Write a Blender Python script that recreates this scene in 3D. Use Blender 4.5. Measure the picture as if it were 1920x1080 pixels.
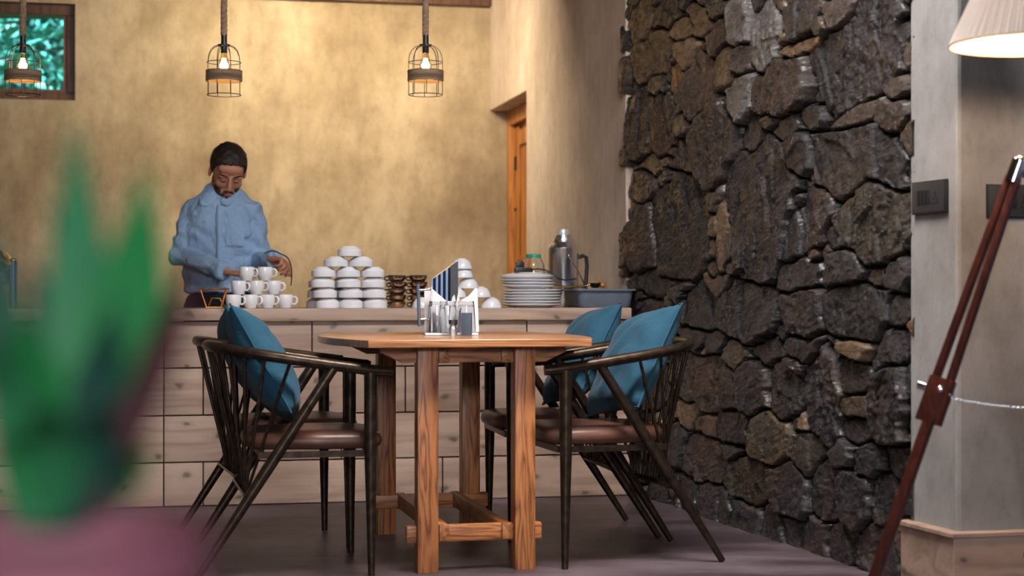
import bpy, bmesh, math, random
import numpy as np
from mathutils import Vector, Matrix, Euler
random.seed(7); rng = np.random.default_rng(7)
for o in list(bpy.data.objects): bpy.data.objects.remove(o)
S = bpy.context.scene; COL = S.collection
PI = math.pi; R = math.radians

# ------------------------------------------------------------------ camera
FPX = 3100.0; CH = 0.909; HY = 550.0
cam_d = bpy.data.cameras.new('camera'); cam = bpy.data.objects.new('camera', cam_d); COL.objects.link(cam)
cam.location = (0, 0, CH); cam.rotation_euler = (PI/2, 0, 0)
cam_d.sensor_width = 36; cam_d.lens = 36*FPX/1920; cam_d.shift_y = (HY-540)/1920
cam_d.clip_start = 0.05; cam_d.clip_end = 200
cam_d.dof.use_dof = True; cam_d.dof.focus_distance = 6.25; cam_d.dof.aperture_fstop = 2.7
S.camera = cam
# ------------------------------------------------------------------ world, exposure
w = bpy.data.worlds.new('world'); S.world = w; w.use_nodes = True
bg = w.node_tree.nodes['Background']; bg.inputs[0].default_value = (0.42, 0.60, 1.0, 1); bg.inputs[1].default_value = 0.16
S.view_settings.view_transform = 'Standard'; S.view_settings.look = 'None'
S.view_settings.gamma = 1; S.view_settings.use_curve_mapping = False
S.view_settings.exposure = 0.0
# ------------------------------------------------------------------ large lights
def area(name, loc, target, size, power, color, size_y=None, spread=None):
    l = bpy.data.lights.new(name, 'AREA'); l.energy = power; l.color = color; l.size = size
    if size_y: l.shape = 'RECTANGLE'; l.size_y = size_y
    if spread: l.spread = R(spread)
    o = bpy.data.objects.new(name, l); COL.objects.link(o); o.location = loc
    o.rotation_euler = (Vector(target)-Vector(loc)).to_track_quat('-Z', 'Y').to_euler(); return o
area('added_fill_left', (-3.6, 2.2, 1.9), (0.8, 7.0, 1.1), 1.3, 60, (0.66, 0.80, 1.0), 1.6)  # added bluish fill standing in for daylight; no window built on this side
area('fill_light_behind', (0.9, -4.0, 2.5), (0.3, 6.6, 0.7), 2.2, 255, (0.96, 0.94, 0.98), 1.0)  # soft fill added behind the viewer, standing in for unseen windows
area('assumed_light_over_dining', (0.35, 4.7, 2.95), (-0.15, 5.7, 0.3), 1.2, 125, (1.0, 0.95, 0.93), 0.6, 140)  # unseen overhead source, assumed from the brightly lit table and seat tops
area('assumed_wall_washer', (-1.05, 9.15, 2.9), (-1.0, 10.5, 1.8), 0.9, 58, (1.0, 0.80, 0.52), 0.2)  # no fitting in view; warm light assumed from the bright middle of the wall

# ================================================================== helpers
def mat_new(name):
    m = bpy.data.materials.new(name); m.use_nodes = True
    nt = m.node_tree; b = nt.nodes['Principled BSDF']; return m, nt, b
def N(nt, typ, **kw):
    n = nt.nodes.new(typ)
    for k, v in kw.items():
        if k.startswith('i_'):
            key = k[2:]
            key = int(key) if key.isdigit() else key.replace('_', ' ')
            n.inputs[key].default_value = v
        else: setattr(n, k, v)
    return n
def ramp(nt, fac, stops):
    r = nt.nodes.new('ShaderNodeValToRGB'); e = r.color_ramp.elements
    while len(e) < len(stops): e.new(0.5)
    for i, (p, c) in enumerate(stops):
        e[i].position = p; e[i].color = (c[0], c[1], c[2], 1) if len(c) == 3 else c
    nt.links.new(fac, r.inputs[0]); return r.outputs[0]
def coords(nt, scale=(1, 1, 1), kind='Object', rot=(0, 0, 0)):
    t = nt.nodes.new('ShaderNodeTexCoord'); m = nt.nodes.new('ShaderNodeMapping')
    m.inputs['Scale'].default_value = scale; m.inputs['Rotation'].default_value = rot
    nt.links.new(t.outputs[kind], m.inputs[0]); return m.outputs[0]
def mix(nt, f, a, b, mode='MIX'):
    m = nt.nodes.new('ShaderNodeMix'); m.data_type = 'RGBA'; m.blend_type = mode
    for sock, v in ((m.inputs[0], f), (m.inputs[6], a), (m.inputs[7], b)):
        if hasattr(v, 'links'): nt.links.new(v, sock)
        elif isinstance(v, (int, float)): sock.default_value = v
        else: sock.default_value = (v[0], v[1], v[2], 1)
    return m.outputs[2]
def bump(nt, b, h, strength=0.3, dist=0.01):
    n = N(nt, 'ShaderNodeBump'); n.inputs['Strength'].default_value = strength; n.inputs['Distance'].default_value = dist
    nt.links.new(h, n.inputs['Height']); nt.links.new(n.outputs[0], b.inputs['Normal'])
def plain(name, col, rough=0.5, metal=0.0, noise=0.0, nscale=20, bmp=0.0, spec=None, coat=0, trans=0, ior=1.45):
    m, nt, b = mat_new(name)
    b.inputs['Roughness'].default_value = rough; b.inputs['Metallic'].default_value = metal
    if spec is not None: b.inputs['Specular IOR Level'].default_value = spec
    b.inputs['Coat Weight'].default_value = coat
    b.inputs['Transmission Weight'].default_value = trans; b.inputs['IOR'].default_value = ior
    if noise or bmp:
        n = N(nt, 'ShaderNodeTexNoise'); n.inputs['Scale'].default_value = nscale; n.inputs['Detail'].default_value = 5
        nt.links.new(coords(nt), n.inputs[0])
        c = ramp(nt, n.outputs[0], [(0.3, [x*(1-noise) for x in col]), (0.7, [min(1, x*(1+noise)) for x in col])])
        nt.links.new(c, b.inputs[0])
        if bmp: bump(nt, b, n.outputs[0], bmp, 0.005)
    else: b.inputs[0].default_value = (*col, 1)
    return m
def wood(name, dark, light, along='X', scale=1.0, rough=0.5, knots=0.0, bmp=0.15, coat=0.0, rings=10, fine=1.0):
    m, nt, b = mat_new(name); b.inputs['Roughness'].default_value = rough; b.inputs['Coat Weight'].default_value = coat
    sc = {'X': (0.09, 1, 1), 'Y': (1, 0.09, 1), 'Z': (1, 1, 0.09)}[along]
    v = coords(nt, tuple(s*scale for s in sc))
    n1 = N(nt, 'ShaderNodeTexNoise'); n1.inputs['Scale'].default_value = 5; n1.inputs['Detail'].default_value = 3; n1.inputs['Distortion'].default_value = 0.4
    nt.links.new(v, n1.inputs[0])
    mul = N(nt, 'ShaderNodeMath', operation='MULTIPLY'); mul.inputs[1].default_value = rings; nt.links.new(n1.outputs[0], mul.inputs[0])
    fr = N(nt, 'ShaderNodeMath', operation='PINGPONG'); fr.inputs[1].default_value = 0.5; nt.links.new(mul.outputs[0], fr.inputs[0])
    n2 = N(nt, 'ShaderNodeTexNoise'); n2.inputs['Scale'].default_value = 60*fine; n2.inputs['Detail'].default_value = 4
    nt.links.new(v, n2.inputs[0])
    ad = N(nt, 'ShaderNodeMath', operation='ADD'); nt.links.new(fr.outputs[0], ad.inputs[0])
    sc2 = N(nt, 'ShaderNodeMath', operation='MULTIPLY'); sc2.inputs[1].default_value = 0.6; nt.links.new(n2.outputs[0], sc2.inputs[0])
    nt.links.new(sc2.outputs[0], ad.inputs[1])
    mid = [(a+c)/2 for a, c in zip(dark, light)]
    c = ramp(nt, ad.outputs[0], [(0.22, dark), (0.45, mid), (0.72, light)])
    n3 = N(nt, 'ShaderNodeTexNoise'); n3.inputs['Scale'].default_value = 2.2; nt.links.new(coords(nt), n3.inputs[0])
    t = ramp(nt, n3.outputs[0], [(0.3, (0.78, 0.74, 0.72)), (0.7, (1.08, 1.05, 1.03))])
    c = mix(nt, 1.0, c, t, 'MULTIPLY')
    if knots:
        ks = {'X': (0.62, 1, 1), 'Y': (1, 0.62, 1), 'Z': (1, 1, 0.62)}[along]
        vo = N(nt, 'ShaderNodeTexVoronoi', voronoi_dimensions='2D'); vo.inputs['Scale'].default_value = knots
        nz = N(nt, 'ShaderNodeTexNoise'); nz.inputs['Scale'].default_value = 12
        kv = coords(nt, ks, rot=(PI/2, 0, 0)); nt.links.new(kv, nz.inputs[0])
        vm = mix(nt, 0.06, kv, nz.outputs[1]); nt.links.new(vm, vo.inputs[0])
        sel = N(nt, 'ShaderNodeSeparateColor'); nt.links.new(vo.outputs['Color'], sel.inputs[0])
        lt = N(nt, 'ShaderNodeMath', operation='LESS_THAN'); lt.inputs[1].default_value = 0.8; nt.links.new(sel.outputs[0], lt.inputs[0])
        k = ramp(nt, vo.outputs['Distance'], [(0.03, (0.85,)*3), (0.075, (0.5, 0.5, 0.5)), (0.10, (0.14,)*3), (0.20, (0, 0, 0))])
        kf = N(nt, 'ShaderNodeMath', operation='MULTIPLY'); nt.links.new(k, kf.inputs[0]); nt.links.new(lt.outputs[0], kf.inputs[1])
        c = mix(nt, kf.outputs[0], c, [x*0.28 for x in dark])
    nt.links.new(c, b.inputs[0]); bump(nt, b, ad.outputs[0], bmp, 0.002); return m
def plaster(name, c0, c1, c2, rough=0.85, bmp=0.35):
    m, nt, b = mat_new(name); b.inputs['Roughness'].default_value = rough
    n1 = N(nt, 'ShaderNodeTexNoise'); n1.inputs['Scale'].default_value = 1.3; n1.inputs['Detail'].default_value = 8; n1.inputs['Roughness'].default_value = 0.62
    nt.links.new(coords(nt, (1, 1, 0.75)), n1.inputs[0])
    n2 = N(nt, 'ShaderNodeTexNoise'); n2.inputs['Scale'].default_value = 14; n2.inputs['Detail'].default_value = 8; n2.inputs['Roughness'].default_value = 0.78
    nt.links.new(coords(nt, (1, 1, 0.5)), n2.inputs[0])
    n3 = N(nt, 'ShaderNodeTexNoise'); n3.inputs['Scale'].default_value = 6; n3.inputs['Detail'].default_value = 3
    nt.links.new(coords(nt, (1.3, 1.3, 0.15)), n3.inputs[0])
    c = ramp(nt, n1.outputs[0], [(0.36, c0), (0.5, c1), (0.64, c2)])
    f = ramp(nt, n2.outputs[0], [(0.3, (0.72, 0.70, 0.68)), (0.5, (1, 1, 1)), (0.75, (1.12, 1.12, 1.12))])
    c = mix(nt, 0.8, c, f, 'MULTIPLY')
    st = ramp(nt, n3.outputs[0], [(0.28, (0.62, 0.58, 0.55)), (0.42, (1, 1, 1))])
    c = mix(nt, 0.3, c, st, 'MULTIPLY')
    nt.links.new(c, b.inputs[0]); bump(nt, b, n2.outputs[0], bmp, 0.012); return m

# ---- mesh building
def BM(): return bmesh.new()
def box(bm, c, s, rot=None, bev=0):
    M = Matrix.Translation(c) @ (rot.to_4x4() if rot else Matrix()) @ Matrix.Diagonal((*s, 1))
    r = bmesh.ops.create_cube(bm, size=1, matrix=M)
    if bev:
        es = list({e for v in r['verts'] for e in v.link_edges})
        bmesh.ops.bevel(bm, geom=es, offset=bev, segments=2, affect='EDGES', profile=0.6)
def tube(bm, pts, rad, seg=12, closed=False, sq=None):
    pts = [Vector(p) for p in pts]; n = len(pts)
    if not hasattr(rad, '__len__'): rad = [rad]*n
    rings = []; up = None
    for i, p in enumerate(pts):
        if closed: t = (pts[(i+1) % n]-pts[i-1]).normalized()
        else: t = (pts[min(i+1, n-1)]-pts[max(i-1, 0)]).normalized()
        if up is None:
            up = Vector((0, 0, 1)) if abs(t.z) < 0.9 else Vector((1, 0, 0))
        up = (up - t*up.dot(t)).normalized(); side = t.cross(up)
        a, b2 = (1, 1) if sq is None else sq
        rings.append([bm.verts.new(p + (side*math.cos(2*PI*k/seg)*a + up*math.sin(2*PI*k/seg)*b2)*rad[i]) for k in range(seg)])
    m = n if closed else n-1
    for i in range(m):
        A, B = rings[i], rings[(i+1) % n]
        for k in range(seg): bm.faces.new((A[k], A[(k+1) % seg], B[(k+1) % seg], B[k]))
    if not closed:
        bm.faces.new(rings[0][::-1]); bm.faces.new(rings[-1])
def lathe(bm, prof, seg=32, c=(0, 0, 0), M=None):
    rings = []; c = Vector(c)
    for r, z in prof:
        if r < 1e-6: rings.append([bm.verts.new((0, 0, z))])
        else: rings.append([bm.verts.new((r*math.cos(2*PI*k/seg), r*math.sin(2*PI*k/seg), z)) for k in range(seg)])
    for A, B in zip(rings, rings[1:]):
        for k in range(seg):
            k2 = (k+1) % seg
            if len(A) == 1 and len(B) == 1: continue
            if len(A) == 1: bm.faces.new((A[0], B[k], B[k2]))
            elif len(B) == 1: bm.faces.new((A[k], A[k2], B[0]))
            else: bm.faces.new((A[k], A[k2], B[k2], B[k]))
    T = Matrix.Translation(c) @ (M if M else Matrix())
    bmesh.ops.transform(bm, matrix=T, verts=[v for r in rings for v in r])
def prism(bm, poly, z0, z1, M=None, bev=0):
    lo = [bm.verts.new((x, y, z0)) for x, y in poly]; hi = [bm.verts.new((x, y, z1)) for x, y in poly]
    n = len(poly); fs = [bm.faces.new(lo[::-1]), bm.faces.new(hi)]
    for i in range(n): fs.append(bm.faces.new((lo[i], lo[(i+1) % n], hi[(i+1) % n], hi[i])))
    if M: bmesh.ops.transform(bm, matrix=M, verts=lo+hi)
    if bev: bmesh.ops.bevel(bm, geom=list({e for f in fs for e in f.edges}), offset=bev, segments=2, affect='EDGES')
def ell(bm, c, r, rot=None, seg=20, rings=14):
    M = Matrix.Translation(c) @ (rot.to_4x4() if rot else Matrix()) @ Matrix.Diagonal((*r, 1))
    bmesh.ops.create_uvsphere(bm, u_segments=seg, v_segments=rings, radius=1, matrix=M)
def cap(bm, a, b2, ra, rb, seg=14):
    a = Vector(a); b2 = Vector(b2); d = b2-a; L = d.length
    q = d.to_track_quat('Z', 'Y').to_matrix()
    prof = [(0, -ra)]+[(ra*math.cos(t), ra*math.sin(t)) for t in (-1.1, -0.6, 0)]
    prof += [(rb*math.cos(t), L+rb*math.sin(t)) for t in (0, 0.6, 1.1)]+[(0, L+rb)]
    lathe(bm, prof, seg, a, q.to_4x4())
def obj(name, bm, mat, parent=None, smooth=45, bevel=0, label=None):
    bmesh.ops.recalc_face_normals(bm, faces=bm.faces)
    me = bpy.data.meshes.new(name); bm.to_mesh(me); bm.free()
    if smooth:
        me.polygons.foreach_set('use_smooth', [True]*len(me.polygons)); me.set_sharp_from_angle(angle=R(smooth))
    if mat: me.materials.append(mat)
    o = bpy.data.objects.new(name, me); COL.objects.link(o)
    if parent: o.parent = parent
    if bevel:
        b = o.modifiers.new('bevel', 'BEVEL'); b.width = bevel; b.segments = 2; b.limit_method = 'ANGLE'
    if label: o['label'] = label
    return o
def tag(o, label, cat, group=None):
    o['label'] = label; o['category'] = cat
    if group: o['group'] = group
    return o
def thing(name, label, cat, loc=(0, 0, 0), rz=0, group=None):
    o = bpy.data.objects.new(name, None); COL.objects.link(o); o.empty_display_size = 0.1
    o.location = loc; o.rotation_euler = (0, 0, rz); return tag(o, label, cat, group)
def struct(name, bm, m, **k):
    o = obj(name, bm, m, **k); o['kind'] = 'structure'; return o
def dup(root, loc, rz, label, group=None):
    r = root.copy(); COL.objects.link(r); r.location = loc
    r.rotation_euler = (root.rotation_euler.x, root.rotation_euler.y, rz) if not hasattr(rz, '__len__') else rz
    r['label'] = label
    if group: r['group'] = group
    for ch in list(root.children):
        c = ch.copy(); COL.objects.link(c); c.parent = r
        for g in list(ch.children):
            d = g.copy(); COL.objects.link(d); d.parent = c
    return r
def at(px, D, z=0): return Vector(((px-960)*D/FPX, D, z))
def bake(o):     # apply the modifiers of an object
    dg = bpy.context.evaluated_depsgraph_get(); dg.update()
    me = bpy.data.meshes.new_from_object(o.evaluated_get(dg)); o.modifiers.clear(); o.data = me
    return o

# ================================================================== materials
M_wall = plaster('ochre_plaster', (0.25, 0.185, 0.115), (0.40, 0.32, 0.215), (0.56, 0.47, 0.34))
M_wall2 = plaster('pale_plaster', (0.46, 0.37, 0.31), (0.60, 0.50, 0.425), (0.72, 0.62, 0.54))
M_col = plaster('grey_plaster', (0.19, 0.18, 0.172), (0.27, 0.258, 0.25), (0.36, 0.35, 0.345))
M_pine = wood('pale_pine', (0.30, 0.205, 0.155), (0.44, 0.32, 0.25), 'X', 1.0, 0.5, knots=7.5, rings=7)
M_teak = wood('teak', (0.13, 0.038, 0.011), (0.50, 0.20, 0.066), 'Z', 2.2, 0.42, rings=12)
M_teak_top = wood('teak_top', (0.26, 0.10, 0.034), (0.54, 0.25, 0.10), 'X', 2.0, 0.30, rings=12, coat=0.4)
M_teak_y = wood('teak_rail', (0.18, 0.058, 0.018), (0.44, 0.18, 0.06), 'Y', 2.2, 0.42, rings=12)
M_teak_x = wood('teak_bar', (0.13, 0.038, 0.011), (0.50, 0.20, 0.066), 'X', 2.2, 0.42, rings=12)
M_orange = wood('orange_wood', (0.32, 0.11, 0.025), (0.62, 0.27, 0.07), 'Z', 1.5, 0.45, rings=8)
M_darkwood = wood('dark_frame_wood', (0.05, 0.022, 0.010), (0.13, 0.06, 0.03), 'Z', 1.5, 0.5)
M_redwood = wood('mahogany', (0.035, 0.008, 0.005), (0.085, 0.018, 0.011), 'Z', 3, 0.3, coat=0.3)
M_bronze = plain('dark_bronze_paint', (0.045, 0.030, 0.020), 0.34, 0.7, noise=0.5, nscale=40, bmp=0.05)
M_weld = plain('brass_weld', (0.30, 0.20, 0.07), 0.45, 0.8)
M_leather = plain('brown_leather', (0.095, 0.042, 0.028), 0.36, 0, noise=0.22, nscale=9, bmp=0.12)
M_white = plain('white_glaze', (0.70, 0.70, 0.73), 0.18, coat=0.3)
M_steel = plain('brushed_steel', (0.85, 0.85, 0.88), 0.24, 1.0)
M_steelblue = plain('polished_steel', (0.50, 0.56, 0.66), 0.12, 1.0)
M_chrome = plain('chrome', (0.75, 0.76, 0.8), 0.08, 1.0)
M_black = plain('black_plastic', (0.012, 0.014, 0.018), 0.35)
M_blackm = plain('black_wire', (0.02, 0.02, 0.018), 0.4, 0.5)
M_copper = plain('copper_wire', (0.75, 0.32, 0.10), 0.25, 1.0)
M_brass = plain('brass', (0.75, 0.50, 0.18), 0.2, 1.0)
M_glass = plain('clear_glass', (0.98, 0.99, 1.0), 0.02, trans=1.0, ior=1.45)
M_green = plain('green_lid', (0.02, 0.26, 0.19), 0.4)
M_grey = plain('grey_blue_plastic', (0.10, 0.125, 0.165), 0.45, noise=0.08)
M_slate = plain('slate_blue_metal', (0.085, 0.12, 0.17), 0.35, 0.3)
M_napkin = plain('white_paper', (0.55, 0.54, 0.55), 0.8, noise=0.04)
M_skin = plain('skin', (0.42, 0.185, 0.115), 0.48, noise=0.12, nscale=18, bmp=0.03)
M_hair = plain('dark_hair', (0.014, 0.009, 0.007), 0.55, noise=0.5, nscale=160, bmp=0.6)
M_beard = plain('stubble', (0.045, 0.022, 0.015), 0.7, noise=0.5, nscale=220, bmp=0.4)
M_lips = plain('lips', (0.30, 0.10, 0.075), 0.45)
M_trouser = plain('dark_trouser', (0.010, 0.012, 0.018), 0.7)
M_shoe = plain('black_leather', (0.01, 0.01, 0.01), 0.3)

def cloth(name, col, wr=0.35, scale=7, weave=420, rough=0.85, var=0.12):
    m, nt, b = mat_new(name); b.inputs['Roughness'].default_value = rough; b.inputs['Sheen Weight'].default_value = 0.06
    n = N(nt, 'ShaderNodeTexNoise'); n.inputs['Scale'].default_value = scale; n.inputs['Detail'].default_value = 4; n.inputs['Distortion'].default_value = 1.2
    nt.links.new(coords(nt, (1, 1, 0.6)), n.inputs[0])
    n2 = N(nt, 'ShaderNodeTexNoise'); n2.inputs['Scale'].default_value = weave; nt.links.new(coords(nt), n2.inputs[0])
    c = ramp(nt, n2.outputs[0], [(0.3, [x*(1-var) for x in col]), (0.7, [x*(1+var) for x in col])]); nt.links.new(c, b.inputs[0])
    ad = N(nt, 'ShaderNodeMath', operation='MULTIPLY_ADD'); ad.inputs[1].default_value = 0.03
    nt.links.new(n2.outputs[0], ad.inputs[0]); nt.links.new(n.outputs[0], ad.inputs[2])
    bump(nt, b, ad.outputs[0], wr, 0.03); return m
M_shirt = cloth('blue_cotton', (0.235, 0.37, 0.56), 0.8, 10)
M_teal = cloth('teal_linen', (0.003, 0.055, 0.098), 0.35, 9, var=0.2)

# ================================================================== the setting
TH = R(12.0)
E1 = Vector((math.cos(TH), math.sin(TH), 0)); E2 = Vector((-math.sin(TH), math.cos(TH), 0))
CORNER = Vector((-0.146, 10.8, 0))
ROOM = Matrix.Translation(CORNER) @ Matrix.Rotation(TH, 4, 'Z')       # x along the back wall, y away from the viewer
CEIL = 3.0
def slab(bm, x0, x1, y0, y1, z0, z1): box(bm, ((x0+x1)/2, (y0+y1)/2, (z0+z1)/2), (x1-x0, y1-y0, z1-z0))
def room(o): o.matrix_world = ROOM; return o
# floor: stained screed
mf, nt, b = mat_new('purple_brown_screed')
n1 = N(nt, 'ShaderNodeTexNoise'); n1.inputs['Scale'].default_value = 1.6; n1.inputs['Detail'].default_value = 7; n1.inputs['Roughness'].default_value = 0.65
nt.links.new(coords(nt, (0.6, 1.5, 1), rot=(0, 0, -TH)), n1.inputs[0])
n2 = N(nt, 'ShaderNodeTexNoise'); n2.inputs['Scale'].default_value = 22; n2.inputs['Detail'].default_value = 6; nt.links.new(coords(nt), n2.inputs[0])
c = ramp(nt, n1.outputs[0], [(0.36, (0.024, 0.016, 0.018)), (0.5, (0.068, 0.048, 0.056)), (0.64, (0.15, 0.115, 0.132))])
c = mix(nt, 0.5, c, ramp(nt, n2.outputs[0], [(0.3, (0.7, 0.7, 0.7)), (0.7, (1.2, 1.15, 1.15))]), 'MULTIPLY')
nt.links.new(c, b.inputs[0]); b.inputs['Roughness'].default_value = 0.42; bump(nt, b, n2.outputs[0], 0.12, 0.004)
bm = BM(); slab(bm, -7, 6, -9, 12.6, -0.1, 0); struct('floor', bm, mf, smooth=0)
bm = BM(); slab(bm, -7, 6, -9.0, 12.6, CEIL, CEIL+0.1); struct('ceiling', bm, plain('dark_ceiling', (0.16, 0.12, 0.09), 0.8, noise=0.2), smooth=0)
# back wall with the window hole  (room coordinates)
def wx(px):   # back wall: room x of a pixel column
    k = (px-960)/FPX; d = CORNER; t = (d.x-k*d.y)/(k*E1.y-E1.x); return t
WX1 = wx(141); WZ0, WZ1 = 2.105, 2.705; WX0 = WX1-1.25
bm = BM()
slab(bm, -4.6, WX0, 0, 0.25, 0, CEIL); slab(bm, WX1, 1.2, 0, 0.25, 0, CEIL)
slab(bm, WX0, WX1, 0, 0.25, 0, WZ0); slab(bm, WX0, WX1, 0, 0.25, WZ1, CEIL)
room(struct('wall_back', bm, M_wall, smooth=0))
# window
bm = BM(); fw = 0.052
y0, y1 = 0.045, 0.12
for (a, b2, c0, d) in ((WX0, WX1, WZ0, WZ0+fw), (WX0, WX1, WZ1-fw*1.3, WZ1), (WX0, WX0+fw, WZ0+fw, WZ1-fw*1.3), (WX1-fw, WX1, WZ0+fw, WZ1-fw*1.3)):
    slab(bm, a, b2, y0, y1, c0, d)
win = room(struct('window_1', bm, M_darkwood, smooth=0, bevel=0.004))
bm = BM(); slab(bm, WX0+fw, WX1-fw, 0.08, 0.086, WZ0+fw, WZ1-fw*1.3)
g = obj('window_pane', bm, M_glass, win, smooth=0)
bm = BM(); slab(bm, WX0+fw, WX1-fw, 0.06, 0.078, WZ0+fw, WZ0+fw+0.02); slab(bm, WX1-fw-0.022, WX1-fw, 0.06, 0.078, WZ0+fw+0.02, WZ1-fw*1.3)
obj('window_sash', bm, plain('sash_wood', (0.16, 0.075, 0.035), 0.5, noise=0.3), win, smooth=0)
# beam along the head of the back wall
bm = BM(); slab(bm, -4.6, 0.1, -0.06, 0.0, 2.775, CEIL)
room(struct('trim_1', bm, M_darkwood, smooth=0, bevel=0.004))
# side wall right of the back room: thick, with a door opening next to the corner
JY = -1.105; TOPZ = 2.10; TK = 0.30
bm = BM()
slab(bm, 0, TK, -3.23, JY, 0, CEIL); slab(bm, 0, TK, JY, 0, TOPZ, CEIL)
room(struct('wall_right', bm, M_wall2, smooth=0, bevel=0.006))
# door frame set back in the opening
bm = BM()
slab(bm, 0.115, 0.20, -0.075, -0.002, 0, TOPZ-0.002)
slab(bm, 0.115, 0.20, JY+0.002, JY+0.07, 0, TOPZ-0.002)
slab(bm, 0.115, 0.20, JY+0.07, -0.075, TOPZ-0.10, TOPZ-0.002)
fr = room(struct('door_1', bm, M_orange, smooth=0, bevel=0.004))
bm = BM()
slab(bm, 0.165, 0.198, JY+0.074, -0.08, 0.005, TOPZ-0.104)
slab(bm, 0.150, 0.164, -0.20, -0.085, 0.01, TOPZ-0.11)
for z in (0.12, 1.05, 1.86): slab(bm, 0.152, 0.164, JY+0.08, -0.20, z, z+0.1)
dl = obj('door_leaf', bm, M_orange, fr, smooth=0, bevel=0.003)
bm = BM(); box(bm, (0.143, -0.13, 1.75), (0.012, 0.02, 0.09)); box(bm, (0.143, -0.13, 1.45), (0.012, 0.03, 0.02)); obj('hinge', bm, M_black, fr)
# left wall
bm = BM(); slab(bm, -4.8, -4.6, -9.5, 0.25, 0, CEIL); room(struct('wall_left', bm, M_wall, smooth=0))

# ---- rubble stone wall: one relief mesh
SF = Vector((0.528, 7.66, 0)); SN = Vector((1.255, 5.10, 0))
SD = (SN-SF).normalized(); SL = (SN-SF).length; SNRM = Vector((SD.y, -SD.x, 0))      # towards the room
if SNRM.x > 0: SNRM = -SNRM
def wall_s(px):
    k = (px-960)/FPX; return (SF.x-k*SF.y)/(k*SD.y-SD.x)
def wall_z(s, py): D = SF.y+SD.y*s; return CH+(HY-py)*D/FPX
st1 = [(80,75,42,70,5,2),(180,50,55,60,-5,1),(315,75,42,45,-20,2),(235,110,38,30,0,2),(385,140,38,45,0,1),(460,85,42,90,0,3),(555,140,52,118,5,3),(690,70,65,85,20,0),(835,40,50,62,0,1),
(675,180,48,42,0,2),(120,210,64,90,0,2),(255,205,40,48,0,2),(410,245,34,75,5,2),(465,225,28,55,0,1),(222,300,28,90,-8,2),(305,320,58,105,12,1),(470,360,42,82,-10,3),
(620,330,98,102,5,1),(900,205,178,190,12,0),(75,480,36,120,0,1),(172,460,54,115,8,1),(350,560,76,146,5,1),(505,520,42,85,20,0),(880,435,86,40,0,1),(1030,430,60,62,0,1),
(740,440,52,46,0,0),(640,480,42,36,0,0),(680,580,62,74,0,0),(905,590,175,112,-5,0),(130,610,55,36,0,1),(90,700,42,62,0,1),(260,610,42,82,-15,0),(240,840,100,215,4,0),
(395,860,22,130,0,2),(100,890,38,130,4,1),(535,790,118,262,10,0),(365,740,36,36,0,1),(745,805,64,118,0,0),(955,840,132,158,0,4),(660,740,30,40,-10,0),(662,880,26,90,0,0),
(850,1010,100,66,12,0),(690,1035,92,60,0,0),(972,1030,36,44,0,1),(1052,1030,40,44,0,0),(380,1065,50,32,0,1),(130,1060,80,34,0,0),(960,60,60,50,0,1),(1050,40,40,60,0,0)]
st2 = [(310,80,62,88,0,0),(482,85,110,110,0,0),(690,90,88,104,0,0),(890,92,122,112,-5,0),(1050,110,42,58,0,0),(105,110,52,46,0,1),(290,185,46,42,0,0),(375,205,42,38,0,0),
(440,245,44,50,0,4),(565,225,52,42,0,0),(700,222,64,44,0,0),(900,215,56,40,0,2),(1030,222,78,78,8,0),(255,330,36,92,0,1),(342,350,52,102,0,1),(430,370,36,84,0,0),
(506,380,64,98,0,0),(615,375,56,98,0,0),(770,405,70,178,3,0),(885,340,52,72,0,0),(885,440,56,52,0,4),(1018,440,74,148,0,0),(890,535,52,46,0,0),(262,470,46,42,0,2),
(322,515,36,36,0,1),(440,525,62,72,0,0),(582,575,78,92,0,4),(220,590,30,74,0,0),(322,640,86,98,0,1),(720,610,56,66,0,4),(850,622,62,44,0,0),(952,650,56,52,0,0),
(1052,645,52,48,0,0),(430,612,36,36,0,0),(487,722,72,88,0,4),(640,755,76,104,0,0),(780,765,62,108,0,0),(892,795,66,108,0,0),(1002,795,56,104,0,0),(340,795,46,74,0,0),
(402,825,26,54,0,0),(490,862,62,62,0,0),(572,892,46,78,0,0),(655,905,46,64,0,0),(730,935,52,74,0,0),(840,958,62,94,0,0),(940,980,50,94,0,0),(1022,1010,42,104,0,0),(262,765,32,52,0,0)]
stones = []
for L, off in ((st1, 0), (st2, 540)):
    for cx, cy, hw, hh, tl, tone in L:
        px, py = 1160+cx/2, off+cy/2
        s = wall_s(px); ds = abs(wall_s(px+hw/2)-wall_s(px-hw/2))/2; z = wall_z(s, py); dz = hh/2*(SF.y+SD.y*s)/FPX
        stones.append((s, z, ds, dz, R(tl), tone))
GS, GZ = int(SL/0.0050), int(CEIL/0.0038)
ss = np.linspace(-0.02, SL, GS); zz = np.linspace(-0.01, CEIL, GZ); SG, ZG = np.meshgrid(ss, zz, indexing='ij')
def vnoise(X, Y, sx, sy, seed, octs=4, gain=0.5, ridge=False):
    out = np.zeros_like(X); amp = 1; tot = 0
    for o_ in range(octs):
        r_ = np.random.default_rng(seed+o_*13); T = r_.random((256, 256))
        x = X*sx*2**o_+seed*3.7; y = Y*sy*2**o_+seed*1.3
        xi = np.floor(x).astype(int); yi = np.floor(y).astype(int); fx = x-xi; fy = y-yi
        fx = fx*fx*(3-2*fx); fy = fy*fy*(3-2*fy)
        g_ = lambda a, b_: T[a % 256, b_ % 256]
        v = (g_(xi, yi)*(1-fx)+g_(xi+1, yi)*fx)*(1-fy)+(g_(xi, yi+1)*(1-fx)+g_(xi+1, yi+1)*fx)*fy
        if ridge: v = 1-abs(2*v-1)
        out += v*amp; tot += amp; amp *= gain
    return out/tot
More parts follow.
